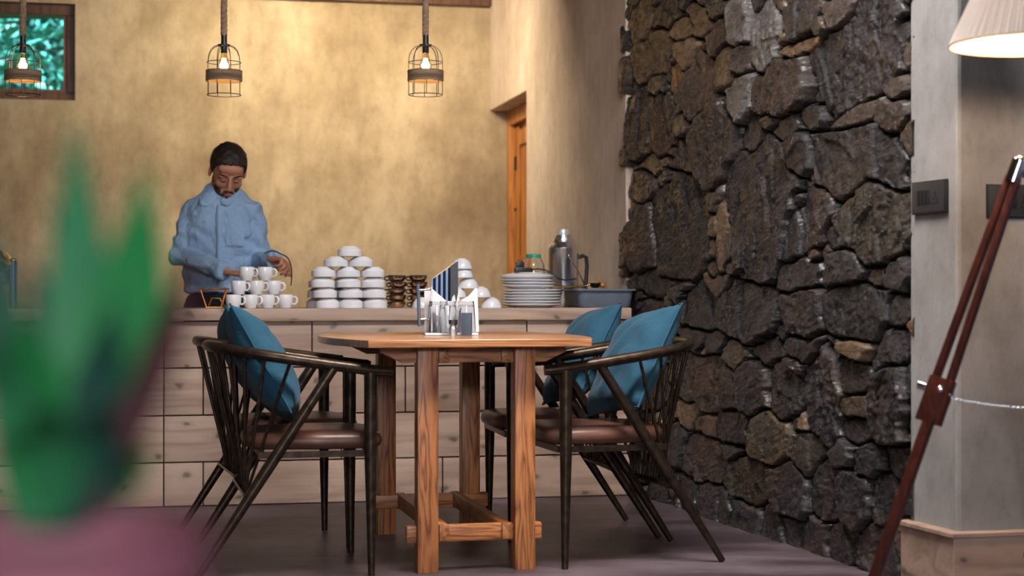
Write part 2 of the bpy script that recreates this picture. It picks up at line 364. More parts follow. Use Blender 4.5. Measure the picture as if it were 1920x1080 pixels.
WXn = SG+0.018*(vnoise(SG, ZG, 8, 8, 3)-0.5)*2+0.010*(vnoise(SG, ZG, 40, 40, 4, 2)-0.5); WZn = ZG+0.014*(vnoise(SG, ZG, 8, 8, 11)-0.5)*2+0.008*(vnoise(SG, ZG, 40, 40, 12, 2)-0.5)
F1 = np.full(SG.shape, 9.0); F2 = np.full(SG.shape, 9.0); ID = np.zeros(SG.shape, int); SZ = np.zeros(SG.shape)
def add_stone(k, st):
    global F1, F2, ID
    s, z, a, b_, t, tone = st
    dx = (WXn-s); dz = WZn-z; ct, sn = math.cos(t), math.sin(t)
    # tilt works in true shape
    u = (dx*ct+dz*sn)/a; v = (-dx*sn+dz*ct)/b_
    rs_ = random.Random(k*7+1); ns_ = rs_.choice([5, 6, 7, 7]); a0 = rs_.uniform(0, 6.28); d = np.full(u.shape, -9.0)
    for i_ in range(ns_):
        th_ = a0+2*PI*(i_+rs_.uniform(-0.28, 0.28))/ns_; d = np.maximum(d, (u*math.cos(th_)+v*math.sin(th_))/rs_.uniform(0.86, 1.06))
    d = np.maximum(d, ((u*u+v*v)**0.5)/1.28)
    # compare by distance past the edge in metres, so big and small stones share borders fairly
    dm = (d-1)*min(a, b_)+1
    new = dm < F1
    F2 = np.where(new, F1, np.minimum(F2, dm)); F1 = np.where(new, dm, F1); ID = np.where(new, k, ID)
for k, st in enumerate(stones): add_stone(k, st)
r2 = random.Random(5); k = len(stones)
for tries, (lo, hi, need) in enumerate([(0.09, 0.2, 0.09)]*160+[(0.04, 0.08, 0.032)]*500+[(0.018, 0.035, 0.014)]*1500):
    i, j = r2.randrange(GS), r2.randrange(GZ)
    e = F1[i, j]-1
    if e < need: continue
    h_ = min(e*0.95, hi)
    st = (ss[i], zz[j], h_*r2.uniform(1.0, 1.9), h_*r2.uniform(0.8, 1.1), r2.uniform(-0.35, 0.35), r2.choice([0, 0, 0, 1, 1, 2, 4]))
    stones.append(st); add_stone(k, st); k += 1
tilt = rng.normal(0, 1, (k, 2)); prot = rng.random(k); tones = np.array([s_[5] for s_ in stones]); cs = np.array([[s_[0], s_[1], s_[2], s_[3]] for s_ in stones])
edge = np.clip(F2-F1, 0, 1)                       # 0 at borders
inside = np.clip((edge-0.003)/0.014, 0, 1)**0.4*np.clip((1.05-F1)/0.04, 0, 1)**0.5
dxn = (SG-cs[ID, 0])/cs[ID, 2]; dzn = (ZG-cs[ID, 1])/cs[ID, 3]
size = np.minimum(cs[ID, 2], cs[ID, 3])
big = vnoise(SG+ID*0.37, ZG+ID*0.71, 7, 9, 21, 4, 0.55, True); fine = vnoise(SG+ID*0.13, ZG, 34, 60, 31, 3, 0.6, True)
grain = vnoise(SG*0.8+ZG*0.5+ID*0.2, ZG-SG*0.35, 12, 46, 41, 3, 0.6, True)
def cellfacet(X, Y, sx, sy, seed):
    r_ = np.random.default_rng(seed); n = 512; J = r_.random((n, n, 2)); G = r_.normal(0, 1, (n, n, 3))
    x = X*sx; y = Y*sy; xi = np.floor(x).astype(int); yi = np.floor(y).astype(int); best = np.full(X.shape, 9.0); out = np.zeros_like(X)
    for a in (-1, 0, 1):
        for b_ in (-1, 0, 1):
            cx, cy = (xi+a) % n, (yi+b_) % n; dx = x-(xi+a+J[cx, cy, 0]); dy = y-(yi+b_+J[cx, cy, 1]); d = dx*dx+dy*dy
            m_ = d < best; best = np.where(m_, d, best); out = np.where(m_, G[cx, cy, 0]*dx+G[cx, cy, 1]*dy+0.35*G[cx, cy, 2], out)
    return out
ang = (prot[ID]-0.5)*1.3; XR = SG*np.cos(ang)-ZG*np.sin(ang); YR = SG*np.sin(ang)+ZG*np.cos(ang)
fac = np.clip(size*9, 0.3, 1)*(0.0085*cellfacet(XR+ID*1.7+9, YR+50, 9, 4.5, 5)+0.0026*cellfacet(XR+ID*2.3+5, YR+30, 30, 14, 6))
H = inside*(fac+0.040+0.034*prot[ID]+np.clip(size, 0, 0.12)*0.10*(tilt[ID, 0]*dxn*0.7+(tilt[ID, 1]*0.5-0.35)*dzn)
            + np.clip(size*7, 0.25, 1)*(0.018*(big-0.5)+0.010*(grain-0.5))+0.003*(fine-0.5))
H = H+0.004*(vnoise(SG, ZG, 60, 60, 55)-0.5)
H = np.maximum(H, 0)
Pm = np.stack([SF.x+SD.x*SG+SNRM.x*(H-0.045), SF.y+SD.y*SG+SNRM.y*(H-0.045), ZG], -1).reshape(-1, 3)
idx = np.arange(GS*GZ).reshape(GS, GZ)
q = np.stack([idx[:-1, :-1], idx[:-1, 1:], idx[1:, 1:], idx[1:, :-1]], -1).reshape(-1, 4)
me = bpy.data.meshes.new('wall_stone'); me.vertices.add(len(Pm)); me.vertices.foreach_set('co', Pm.ravel())
me.loops.add(q.size); me.loops.foreach_set('vertex_index', q.ravel().astype(np.int32))
me.polygons.add(len(q)); me.polygons.foreach_set('loop_start', np.arange(0, q.size, 4, dtype=np.int32)); me.polygons.foreach_set('use_smooth', np.ones(len(q), bool)); me.update()
pal = np.array([(0.030, 0.026, 0.027), (0.058, 0.042, 0.035), (0.140, 0.090, 0.055), (0.125, 0.115, 0.108), (0.046, 0.038, 0.028)])
tc = 0.85*pal[tones]*(0.7+0.6*rng.random((k, 1)))
ma = vnoise(SG, ZG, 5, 7, 77)
cc = tc[ID]; cc = cc*(0.6+0.8*vnoise(SG+ID, ZG, 10, 14, 61)[..., None])
cc = cc*(1+0.6*np.clip((ma[..., None]-0.55)*6, 0, 1)*np.array([0.9, 0.35, -0.1]))
mort = np.clip(inside*1.6, 0, 1)[..., None]; cc = cc*mort+np.array([0.010, 0.008, 0.007])*(1-mort)
ca = me.color_attributes.new('stone_tone', 'FLOAT_COLOR', 'POINT')
ca.data.foreach_set('color', np.concatenate([cc, np.ones(cc.shape[:2]+(1,))], -1).astype(np.float32).ravel())
mm, nt, b = mat_new('rubble_stone')
a_ = N(nt, 'ShaderNodeVertexColor'); a_.layer_name = 'stone_tone'
n1 = N(nt, 'ShaderNodeTexNoise'); n1.inputs['Scale'].default_value = 38; n1.inputs['Detail'].default_value = 8; n1.inputs['Roughness'].default_value = 0.7
nt.links.new(coords(nt, (1, 0.5, 1.2)), n1.inputs[0])
c = mix(nt, 0.9, a_.outputs[0], ramp(nt, n1.outputs[0], [(0.3, (0.45, 0.45, 0.45)), (0.52, (1, 1, 1)), (0.72, (1.9, 1.8, 1.7))]), 'MULTIPLY')
nt.links.new(c, b.inputs[0])
nt.links.new(ramp(nt, n1.outputs[0], [(0.35, (0.20,)*3), (0.7, (0.42,)*3)]), b.inputs['Roughness'])
bump(nt, b, n1.outputs[0], 0.9, 0.016)
b.inputs['Coat Weight'].default_value = 0.3; b.inputs['Coat Roughness'].default_value = 0.28
me.materials.append(mm); sw = bpy.data.objects.new('wall_stone', me); COL.objects.link(sw); sw['kind'] = 'structure'
# solid body behind the relief
bm = BM(); Mx = Matrix.Translation(SF) @ Matrix.Rotation(math.atan2(SD.y, SD.x), 4, 'Z')
slab(bm, 0, SL, 0.05, 0.30, 0, CEIL)
if (Mx.to_3x3() @ Vector((0, 1, 0))).dot(SNRM) > 0:
    bmesh.ops.scale(bm, vec=(1, -1, 1), verts=bm.verts)
o = struct('wall_stone_backing', bm, M_wall2, smooth=0); o.matrix_world = Mx
# ---- plastered column and its wooden plinth
C1 = Vector((1.312, 4.87, 0))                      # front left corner of the column
cu = Vector((math.cos(R(14)), math.sin(R(14)), 0)); cv = Vector((1.232-C1.x, 5.125-C1.y, 0))
def quad_prism(p0, u, v, z0, z1, bm): 
    pts = [p0, p0+u, p0+u+v, p0+v]; prism(bm, [(p.x, p.y) for p in pts], z0, z1)
bm = BM(); quad_prism(C1, cu*1.6, cv, 0, CEIL, bm)
struct('wall_column', bm, M_col, smooth=0, bevel=0.012)
vn = cv.normalized(); PLZ = 0.205
p0 = C1-cu*0.03-vn*0.03
bm = BM(); quad_prism(p0, cu*1.62, vn*(cv.length+0.03), 0, PLZ-0.012, bm)
pl = struct('baseboard_column', bm, M_pine, smooth=0, bevel=0.002)
p1 = p0-cu*0.012-vn*0.012
bm = BM(); quad_prism(p1, cu*1.62, vn*(cv.length+0.045), PLZ-0.012, PLZ+0.003, bm)
obj('cap_board', bm, M_pine, pl, smooth=0, bevel=0.003)
bm = BM(); lathe(bm, [(0, 0.003), (0.017, 0.002), (0.018, 0)], 20, p0+cu*0.245+Vector((0, 0, 0.135)), (Matrix.Rotation(R(14), 4, 'Z') @ Matrix.Rotation(PI/2, 4, 'X')))
obj('knot_plug', bm, M_darkwood, pl)
# ---- outdoors beyond the window: trees
def foliage(name, c, r, n, m, label, seed, sz=0.10):
    rr = random.Random(seed); t = thing(name, label, 'tree', (c[0], c[1], 0), 0, None)
    bm = BM()
    for i in range(n):
        d = Vector((rr.gauss(0, 1), rr.gauss(0, 1), rr.gauss(0, 1))).normalized()*rr.random()**0.4
        p = Vector((d.x*r[0], d.y*r[1], c[2]+d.z*r[2])); q_ = Euler((rr.uniform(-1, 1), rr.uniform(-1, 1), rr.uniform(0, 6))).to_matrix()
        s_ = sz*rr.uniform(0.6, 1.4)
        vs = [bm.verts.new(p+q_ @ Vector(v)*s_) for v in ((0, -1, 0), (0.35, -0.2, 0.08), (0, 1, 0), (-0.35, -0.2, 0.08))]; bm.faces.new(vs)
    obj('crown', bm, m, t, smooth=0)
    bm = BM(); tube(bm, [(0, 0, 0), (0.05, 0.1, c[2]*0.5), (0, 0, c[2]+r[2]*0.5)], [0.16, 0.12, 0.05], 10); obj('trunk', bm, M_darkwood, t)
def leafm(name, col): 
    m = plain(name, col, 0.5, noise=0.5, nscale=2.5); return m
LM = [leafm('leaf_blue_green', (0.05, 0.30, 0.24)), leafm('leaf_green', (0.10, 0.34, 0.10)), leafm('leaf_dark', (0.02, 0.12, 0.10))]
foliage('tree', (-6.2, 17.5, 3.6), (1.5, 1.0, 2.0), 3000, LM[0], 'blue-green leafy tree close outside the small window', 1)
foliage('tree', (-3.0, 20.6, 3.4), (1.3, 1.0, 2.2), 4200, LM[1], 'brighter green tree beyond right part of the small window', 2)
foliage('tree', (-6.6, 25.5, 5.0), (3.2, 1.4, 3.4), 5000, LM[2], 'dark tree farthest beyond the small window', 3, 0.16)
bm = BM(); slab(bm, -14, 6, 12.7, 30, -0.2, -0.1); struct('ground_outside', bm, plain('grass_ground', (0.05, 0.12, 0.04), 0.9, noise=0.4), smooth=0)
sun = bpy.data.lights.new('sun', 'SUN'); sun.energy = 34; sun.angle = R(3); sun.color = (0.85, 0.95, 1.0)
so = bpy.data.objects.new('sun', sun); COL.objects.link(so); so.location = (-3, 14, 8)
so.rotation_euler = Vector((0.25, 0.75, -0.75)).to_track_quat('-Z', 'Y').to_euler()

# ================================================================== counter
CA = R(11.6); CO = Vector((-1.481, 7.03, 0)); CT = Matrix.Translation(CO) @ Matrix.Rotation(CA, 4, 'Z')
c1 = Vector((math.cos(CA), math.sin(CA), 0)); c2 = Vector((-math.sin(CA), math.cos(CA), 0)); CHT = 0.844
def onc(px, back=0.1, z=CHT):
    k_ = (px-960)/FPX; p = CO+c2*back; t = (p.x-k_*p.y)/(k_*c1.y-c1.x); q_ = p+c1*t; q_.z = z; return q_
def cs_of(px): p = onc(px, 0)-CO; return p.dot(c1)
def counter(x0, x1, label, seams, toplabel):
    t = thing('bar_counter', label, 'counter', CO, CA)
    rows = [0.0, 0.188, 0.388, 0.590, 0.790]
    bm = BM()
    for r_ in range(4):
        xs = [x0]+[cs_of(p) for p in seams[3-r_] if x0+0.02 < cs_of(p) < x1-0.02]+[x1]
        for a, b2 in zip(xs, xs[1:]):
            z0, z1 = rows[r_]+0.003, rows[r_+1]-0.003
            box(bm, ((a+b2)/2, 0.012, (z0+z1)/2), (b2-a-0.005, 0.022, z1-z0), bev=0.0035)
    obj('front_panel', bm, M_pine, t)
    bm = BM(); slab(bm, x0+0.002, x1-0.002, 0.03, 0.56, 0.0, 0.78); obj('carcass', bm, M_darkwood, t, smooth=0)
    bm = BM(); box(bm, ((x0+x1)/2, 0.28, (0.793+CHT)/2), (x1-x0-0.003, 0.62, CHT-0.793), bev=0.004)
    tp = obj('countertop', bm, M_pine); tp.location = CO; tp.rotation_euler = (0, 0, CA); tag(tp, toplabel, 'worktop')
counter(0, 2.055, 'pale knotty pine plank counter between plant and stone wall', [(585, 988), (381, 760), (640,), (381, 830)], 'thick pine board countertop carrying the white bowls and plates')
counter(-2.4, 0, 'left length of pine plank counter, behind the blurred plant', [(120,), (200,), (60,), (170,)], 'left length of pine countertop under the chafing dish')

# ================================================================== crockery on the counter
def lens_off(p): return p
# mugs
def make_mug(label):
    t = thing('mug', label, 'mug', (0, 0, 0), 0, 'white mugs stacked on the counter')
    bm = BM(); lathe(bm, [(0, 0.001), (0.023, 0), (0.0265, 0.004), (0.0275, 0.012), (0.033, 0.018), (0.034, 0.048), (0.0325, 0.059), (0.030, 0.0595), (0.030, 0.02), (0.024, 0.008), (0, 0.007)], 28)
    obj('body', bm, M_white, t)
    bm = BM(); tube(bm, [(0.031, 0, 0.048), (0.046, 0, 0.050), (0.053, 0, 0.040), (0.052, 0, 0.026), (0.042, 0, 0.017), (0.031, 0, 0.018)], 0.0045, 8); obj('handle', bm, M_white, t)
    return t
mug0 = None
rown = ['bottom row', 'middle row', 'top row']
mp = [[438, 470, 502, 535], [448, 481, 513], [463, 497]]
orda = {4: ['far left', 'second from left', 'third from left', 'far right'], 3: ['left', 'middle', 'right'], 2: ['left', 'right']}
for r_, row in enumerate(mp):
    for i, px in enumerate(row):
        lab = f'white mug {orda[len(row)][i]} in the {rown[r_]} of the mug pyramid'
        p = onc(px, 0.10, CHT+0.0600*r_+0.0005)
        if mug0 is None: mug0 = make_mug(lab); mug0.location = p; mug0.rotation_euler = (0, 0, R(-12))
        else: dup(mug0, p, R(-12+random.uniform(-12, 12)), lab)
# faceted bowls, upside down
bp = [(0.0, 0.045), (0.030, 0.0445), (0.0315, 0.043), (0.0525, 0.028), (0.0535, 0.026), (0.0535, 0.003), (0.0525, 0.0), (0.0505, 0.0), (0.0505, 0.025), (0.030, 0.040), (0, 0.041)]
def bowl(px, lvl, back, lab, first=[None]):
    p = onc(px, back, CHT+0.0455*lvl+0.0005)
    if first[0] is None:
        bm = BM(); lathe(bm, bp, 40); first[0] = tag(obj('faceted_bowl', bm, M_white, smooth=25), lab, 'bowl', 'faceted white bowls stacked upside down'); first[0].location = p
    else:
        o = first[0].copy(); COL.objects.link(o); o.location = p; o['label'] = lab
lv = ['bottom', 'second', 'third', 'fourth', 'fifth', 'top']
colpos = [[613.5, 658, 703.5], [609, 658, 702], [605, 654, 700], [607, 653, 699], [630, 677], [655.5]]
for l, row in enumerate(colpos):
    for i, px in enumerate(row):
        nm = {3: ['left', 'middle', 'right'], 2: ['left', 'right'], 1: ['single']}[len(row)][i]
        bowl(px, l, 0.09, f'{nm} faceted white bowl on the {lv[l]} level of the pyramid, front rank')
for l, row in enumerate([[597, 640, 686], [599, 642, 684], [601, 643]]):
    for i, px in enumerate(row):
        nm = ['left', 'middle', 'right'][i]
        bowl(px, l, 0.205, f'{nm} faceted white bowl on the {lv[l]} level of the pyramid, rear rank')
# steel cups in two stacks
def make_cup():
    t = thing('steel_cup', 'x', 'cup', (0, 0, 0), 0, 'stacked steel cups')
    bm = BM(); lathe(bm, [(0, 0), (0.026, 0), (0.034, 0.006), (0.040, 0.016), (0.041, 0.024), (0.0375, 0.0275), (0.036, 0.0275), (0.038, 0.022), (0.033, 0.009), (0, 0.004)], 28); obj('cup_body', bm, plain('copper_steel', (0.62, 0.43, 0.28), 0.16, 1.0), t)
    bm = BM(); lathe(bm, [(0.0385, 0.0255), (0.0405, 0.0245), (0.0415, 0.0275), (0.0395, 0.029)], 28); obj('black_rim', bm, M_black, t)
    bm = BM(); tube(bm, [(-0.037, 0, 0.023), (-0.053, 0, 0.022), (-0.056, 0, 0.012), (-0.046, 0, 0.006), (-0.034, 0, 0.008)], 0.0035, 8); obj('ear_handle', bm, M_black, t)
    return t
cup0 = make_cup(); first = True
for st_, (px, side) in enumerate([(745, 'left'), (785, 'right')]):
    for l in range(5):
        lab = f'steel cup, {["lowest", "second", "third", "fourth", "topmost"][l]} in the {side} stack beside the faceted bowls'
        p = onc(px+random.uniform(-1.5, 1.5), 0.17, CHT+0.0292*l)
        if first: cup0.location = p; cup0['label'] = lab; first = False
        else: dup(cup0, p, R(random.uniform(-30, 30)), lab)
# domed bowls, upside down
dp = [(0.0, 0.047), (0.016, 0.047), (0.017, 0.0445), (0.030, 0.039), (0.040, 0.026), (0.0455, 0.010), (0.0465, 0.0), (0.0445, 0.0), (0.0435, 0.010), (0.038, 0.024), (0.028, 0.036), (0, 0.041)]
bm = BM(); lathe(bm, dp, 36); d0 = obj('rounded_bowl', bm, M_white, smooth=40); d1 = False
DB = [(792, 0, 'bottom bowl nearest the steel cups'), (832, 0, 'bottom bowl behind the drinking glasses'), (877, 0, 'bottom bowl third from the right end'), (921, 0, 'bottom bowl at the right end by the plates'),
      (855, 1, 'second level bowl hidden behind the menu stand'), (901, 1, 'second level bowl at the right end'), (878, 2, 'third level bowl'), (868, 3, 'fourth level bowl'), (866, 4, 'topmost bowl')]
for px, l, lab in DB:
    p = onc(px, 0.075, CHT+0.0395*l+(0.008*min(l, 1))+0.0005)
    if l >= 3: p.z = CHT+0.0475*2+0.0395*(l-2)
    o = d0 if not d1 else d0.copy()
    if d1: COL.objects.link(o)
    d1 = True; o.location = p; tag(o, 'white rounded upturned bowl: '+lab, 'bowl', 'rounded white bowls in a heap')
# plates
def plate_mesh(r_):
    bm = BM(); lathe(bm, [(0, 0.003), (r_*0.55, 0.002), (r_*0.60, 0), (r_*0.62, 0.002), (r_*0.80, 0.006), (r_, 0.0125), (r_+0.002, 0.0145), (r_+0.002, 0.0170), (r_-0.001, 0.0180), (r_*0.80, 0.0095), (r_*0.60, 0.006), (0, 0.006)], 48); return bm
plg = obj('dinner_plate', plate_mesh(0.134), M_white, smooth=40); pls = obj('side_plate', plate_mesh(0.120), M_white, smooth=40)
rankn = ['bottom', 'second lowest', 'third', 'fourth', 'fifth', 'sixth', 'topmost']
z = CHT
for i in range(6):
    o = plg if i == 0 else plg.copy()
    if i: COL.objects.link(o)
    o.location = onc(996+random.uniform(-1.5, 1.5), 0.20, z); z += 0.0132; o.rotation_euler = (R(random.uniform(-.7, .7)), R(random.uniform(-.7, .7)), 0)
    tag(o, f'wide white plate, {rankn[i]} of the wide plates in the stack beside the grey tub', 'plate', 'white plates in the stack')
z += 0.0055
for i in range(4):
    o = pls if i == 0 else pls.copy()
    if i: COL.objects.link(o)
    o.location = onc(990+random.uniform(-3, 3), 0.20, z); z += 0.0132; o.rotation_euler = (R(random.uniform(-.6, .6)), R(random.uniform(-.6, .6)), 0)
    tag(o, f'smaller white plate, {["lowest", "second", "third", "highest upright one"][i]} of the smaller plates on the stack top', 'plate', 'white plates in the stack')
o = pls.copy(); COL.objects.link(o); o.rotation_euler = (PI, 0, 0); o.location = onc(990, 0.20, z+0.0225)
tag(o, 'smaller white plate lying upside down on top of the plate stack', 'plate', 'white plates in the stack')
ztop = z+0.0235
# power adapter with cable on the plates
t = thing('power_adapter', 'black plug adapter lying on the stack of plates with its cable', 'adapter', onc(981, 0.16, ztop+0.0005), CA)
bm = BM(); box(bm, (0, 0, 0.010), (0.080, 0.04, 0.020), bev=0.002); obj('adapter_body', bm, M_black, t)
bm = BM(); box(bm, (-0.014, 0.005, 0.034), (0.036, 0.03, 0.026), bev=0.003)
for s_ in (-1, 1): box(bm, (-0.014+s_*0.008, 0.005, 0.050), (0.005, 0.006, 0.010))
obj('plug', bm, M_black, t)
bm = BM(); tube(bm, [(0.040, 0, 0.012), (0.07, -0.01, 0.015), (0.10, -0.03, 0.008), (0.125, -0.05, -0.006), (0.15, -0.055, -0.03), (0.185, -0.05, -0.036), (0.24, -0.03, -0.030)], 0.0032, 8); box(bm, (0.112, -0.04, 0.001), (0.022, 0.010, 0.010), bev=0.002); obj('cable', bm, M_black, t)
# jar with green lid
t = thing('glass_jar', 'clear glass jar with green lid behind the plate stack', 'jar', onc(1000, 0.45), 0)
bm = BM(); lathe(bm, [(0, 0.002), (0.050, 0), (0.055, 0.006), (0.055, 0.165), (0.051, 0.20), (0.042, 0.222), (0.036, 0.230), (0.036, 0.238), (0.033, 0.238), (0.033, 0.230), (0.039, 0.220), (0.048, 0.20), (0.052, 0.165), (0.052, 0.008), (0, 0.006)], 32); obj('jar_glass', bm, M_glass, t)
bm = BM(); lathe(bm, [(0, 0.250), (0.035, 0.250), (0.037, 0.247), (0.037, 0.232), (0.035, 0.232)], 32); obj('lid', bm, M_green, t)
# thermos
t = thing('thermos_flask', 'large steel thermos flask with black handle against pale plaster wall', 'flask', onc(1056, 0.50), R(10))
bm = BM(); lathe(bm, [(0, 0), (0.070, 0), (0.073, 0.006), (0.073, 0.275), (0.074, 0.277), (0.074, 0.282), (0.070, 0.288), (0.062, 0.300), (0.055, 0.308), (0.053, 0.316), (0.048, 0.318), (0.046, 0.328), (0.041, 0.330), (0.039, 0.342), (0.033, 0.345), (0.0, 0.346)], 48); obj('flask_body', bm, M_steel, t, smooth=30)
bm = BM(); lathe(bm, [(0.028, 0.344), (0.029, 0.352), (0.027, 0.366), (0.024, 0.372), (0, 0.374)], 32); obj('cap', bm, plain('pale_cap', (0.6, 0.6, 0.62), 0.3, 0.4), t)
bm = BM(); tube(bm, [(0.070, 0, 0.235), (0.095, 0, 0.245), (0.112, 0, 0.238), (0.116, 0, 0.20), (0.112, 0, 0.12), (0.095, 0, 0.08), (0.070, 0, 0.075)], 0.0095, 10); obj('handle', bm, M_black, t)
# tub
t = thing('plastic_tub', 'grey blue plastic bus tub at right end of counter', 'tub', onc(1121, 0.23), CA)
bm = BM()
def rr_loop(bm, w_, d_, z_, r_=0.03, n=5):
    out = []
    for cx, cy, a0 in ((w_/2-r_, d_/2-r_, 0), (-w_/2+r_, d_/2-r_, 90), (-w_/2+r_, -d_/2+r_, 180), (w_/2-r_, -d_/2+r_, 270)):
        for k_ in range(n+1):
            a = R(a0+90*k_/n); out.append(bm.verts.new((cx+r_*math.cos(a), cy+r_*math.sin(a), z_)))
    return out
loops = [rr_loop(bm, 0.235, 0.28, 0.0), rr_loop(bm, 0.245, 0.29, 0.006), rr_loop(bm, 0.262, 0.31, 0.074), rr_loop(bm, 0.262, 0.31, 0.076), rr_loop(bm, 0.292, 0.34, 0.077), rr_loop(bm, 0.292, 0.34, 0.085), rr_loop(bm, 0.258, 0.305, 0.085), rr_loop(bm, 0.235, 0.28, 0.008)]
for A, B in zip(loops, loops[1:]):
    for k_ in range(len(A)): bm.faces.new((A[k_], A[(k_+1) % len(A)], B[(k_+1) % len(A)], B[k_]))
bm.faces.new(loops[0][::-1]); bm.faces.new(loops[-1]); obj('tub_body', bm, M_grey, t)
# tongs leaning against the flask, brass strainer across tub
tb = onc(1100, 0.23, CHT)
t = thing('serving_tongs', 'steel serving tongs leaning on the flask out of the tub', 'tongs', tb, CA)
bm = BM()
for dy in (-0.006, 0.008): tube(bm, [(0.03, dy, 0.012), (-0.005, dy, 0.10), (-0.05, dy*0.6, 0.185), (-0.085, 0, 0.235)], [0.008, 0.005, 0.005, 0.004], 8, sq=(1, 0.5))
obj('tong_arm', bm, M_steel, t)
bm = BM(); ell(bm, (-0.087, 0, 0.238), (0.008, 0.008, 0.008)); obj('hinge_ring', bm, M_chrome, t)
t = thing('brass_ladle', 'shiny brass ladle lying across the rim of the grey tub', 'ladle', onc(1090, 0.14, CHT+0.087), CA)
bm = BM(); tube(bm, [(-0.155, 0, 0.010), (-0.05, 0, 0.008), (0.02, 0, 0.012), (0.045, 0, 0.022)], [0.004, 0.004, 0.005, 0.006], 8); obj('ladle_handle', bm, M_brass, t)
bm = BM(); lathe(bm, [(0, 0.002), (0.014, 0.003), (0.024, 0.012), (0.028, 0.026), (0.026, 0.026), (0.022, 0.014), (0, 0.006)], 24, (0.066, 0, 0.0)); obj('ladle_cup', bm, M_brass, t)
bm = BM(); ell(bm, (0.105, 0.02, 0.016), (0.016, 0.012, 0.014)); tube(bm, [(0.10, 0.02, 0.02), (0.085, 0.02, 0.04), (0.092, 0.02, 0.05)], 0.004); obj('strainer_knob', bm, plain('amber_handle', (0.35, 0.12, 0.03), 0.3), t)
# copper wire rack in front of the man
t = thing('wire_rack', 'copper wire rack on the counter in front of the man', 'rack', onc(399, 0.18), CA)
bm = BM()
for y in (-0.05, 0.05):
    tube(bm, [(-0.062, y, 0.084), (0.07, y, 0.084)], 0.004, 8); tube(bm, [(-0.055, y, 0.084), (-0.028, y, 0.004)], 0.003, 8); tube(bm, [(0.06, y, 0.084), (0.035, y, 0.004)], 0.003, 8)
    tube(bm, [(-0.03, y, 0.004), (0.04, y, 0.004)], 0.003, 8); tube(bm, [(-0.02, y, 0.004), (-0.005, y, 0.044), (0.03, y, 0.044), (0.05, y, 0.004)], 0.0022, 8)
for x in (-0.06, 0.0, 0.068): tube(bm, [(x, -0.05, 0.084), (x, 0.05, 0.084)], 0.003, 8)
obj('wire_frame', bm, M_copper, t)
bm = BM(); box(bm, (0.005, 0, 0.0885), (0.11, 0.08, 0.004)); obj('shelf_plate', bm, M_black, t)
# chafing dish at the left
t = thing('chafing_dish', 'steel and brass chafing dish at left edge on counter', 'chafing dish', onc(-28, 0.25), CA)
bm = BM(); lathe(bm, [(0, 0.10), (0.10, 0.10), (0.115, 0.115), (0.118, 0.17), (0.125, 0.175), (0.125, 0.185), (0, 0.186)], 40); obj('water_pan', bm, M_steelblue, t)
bm = BM(); lathe(bm, [(0.125, 0.186), (0.120, 0.205), (0.095, 0.240), (0.055, 0.265), (0, 0.272)], 40); obj('lid', bm, M_brass, t)
for k_ in range(4):
    a = R(-20+90*k_); bm = BM(); tube(bm, [(0.128*math.cos(a), 0.128*math.sin(a), 0.0), (0.128*math.cos(a), 0.128*math.sin(a), 0.20)], [0.016, 0.019], 14); obj('leg', bm, M_steelblue, t)
    bm = BM(); ell(bm, (0.128*math.cos(a), 0.128*math.sin(a), 0.207), (0.017, 0.017, 0.008)); obj('leg_finial', bm, M_brass, t)

# ================================================================== pendant lamps
mrope, nt, b = mat_new('jute_rope'); b.inputs['Roughness'].default_value = 0.9
wv = N(nt, 'ShaderNodeTexWave'); wv.inputs['Scale'].default_value = 60; wv.inputs['Distortion'].default_value = 2; wv.bands_direction = 'Z'
nt.links.new(coords(nt), wv.inputs[0]); nt.links.new(ramp(nt, wv.outputs[0], [(0, (0.16, 0.09, 0.05)), (1, (0.42, 0.30, 0.20))]), b.inputs[0]); bump(nt, b, wv.outputs[0], 0.8, 0.004)
M_rope = plain('rope', (0.30, 0.20, 0.13), 0.9, noise=0.35, nscale=90, bmp=0.5)
mb_, nt, b = mat_new('lit_bulb'); b.inputs['Base Color'].default_value = (1, 0.7, 0.3, 1); b.inputs['Emission Color'].default_value = (1.0, 0.56, 0.16, 1); b.inputs['Emission Strength'].default_value = 14
mfil, nt, b = mat_new('lit_filament'); b.inputs['Emission Color'].default_value = (1.0, 0.72, 0.35, 1); b.inputs['Emission Strength'].default_value = 60
mgl = plain('amber_glass', (1.0, 0.78, 0.42), 0.02, trans=1.0, ior=1.12)
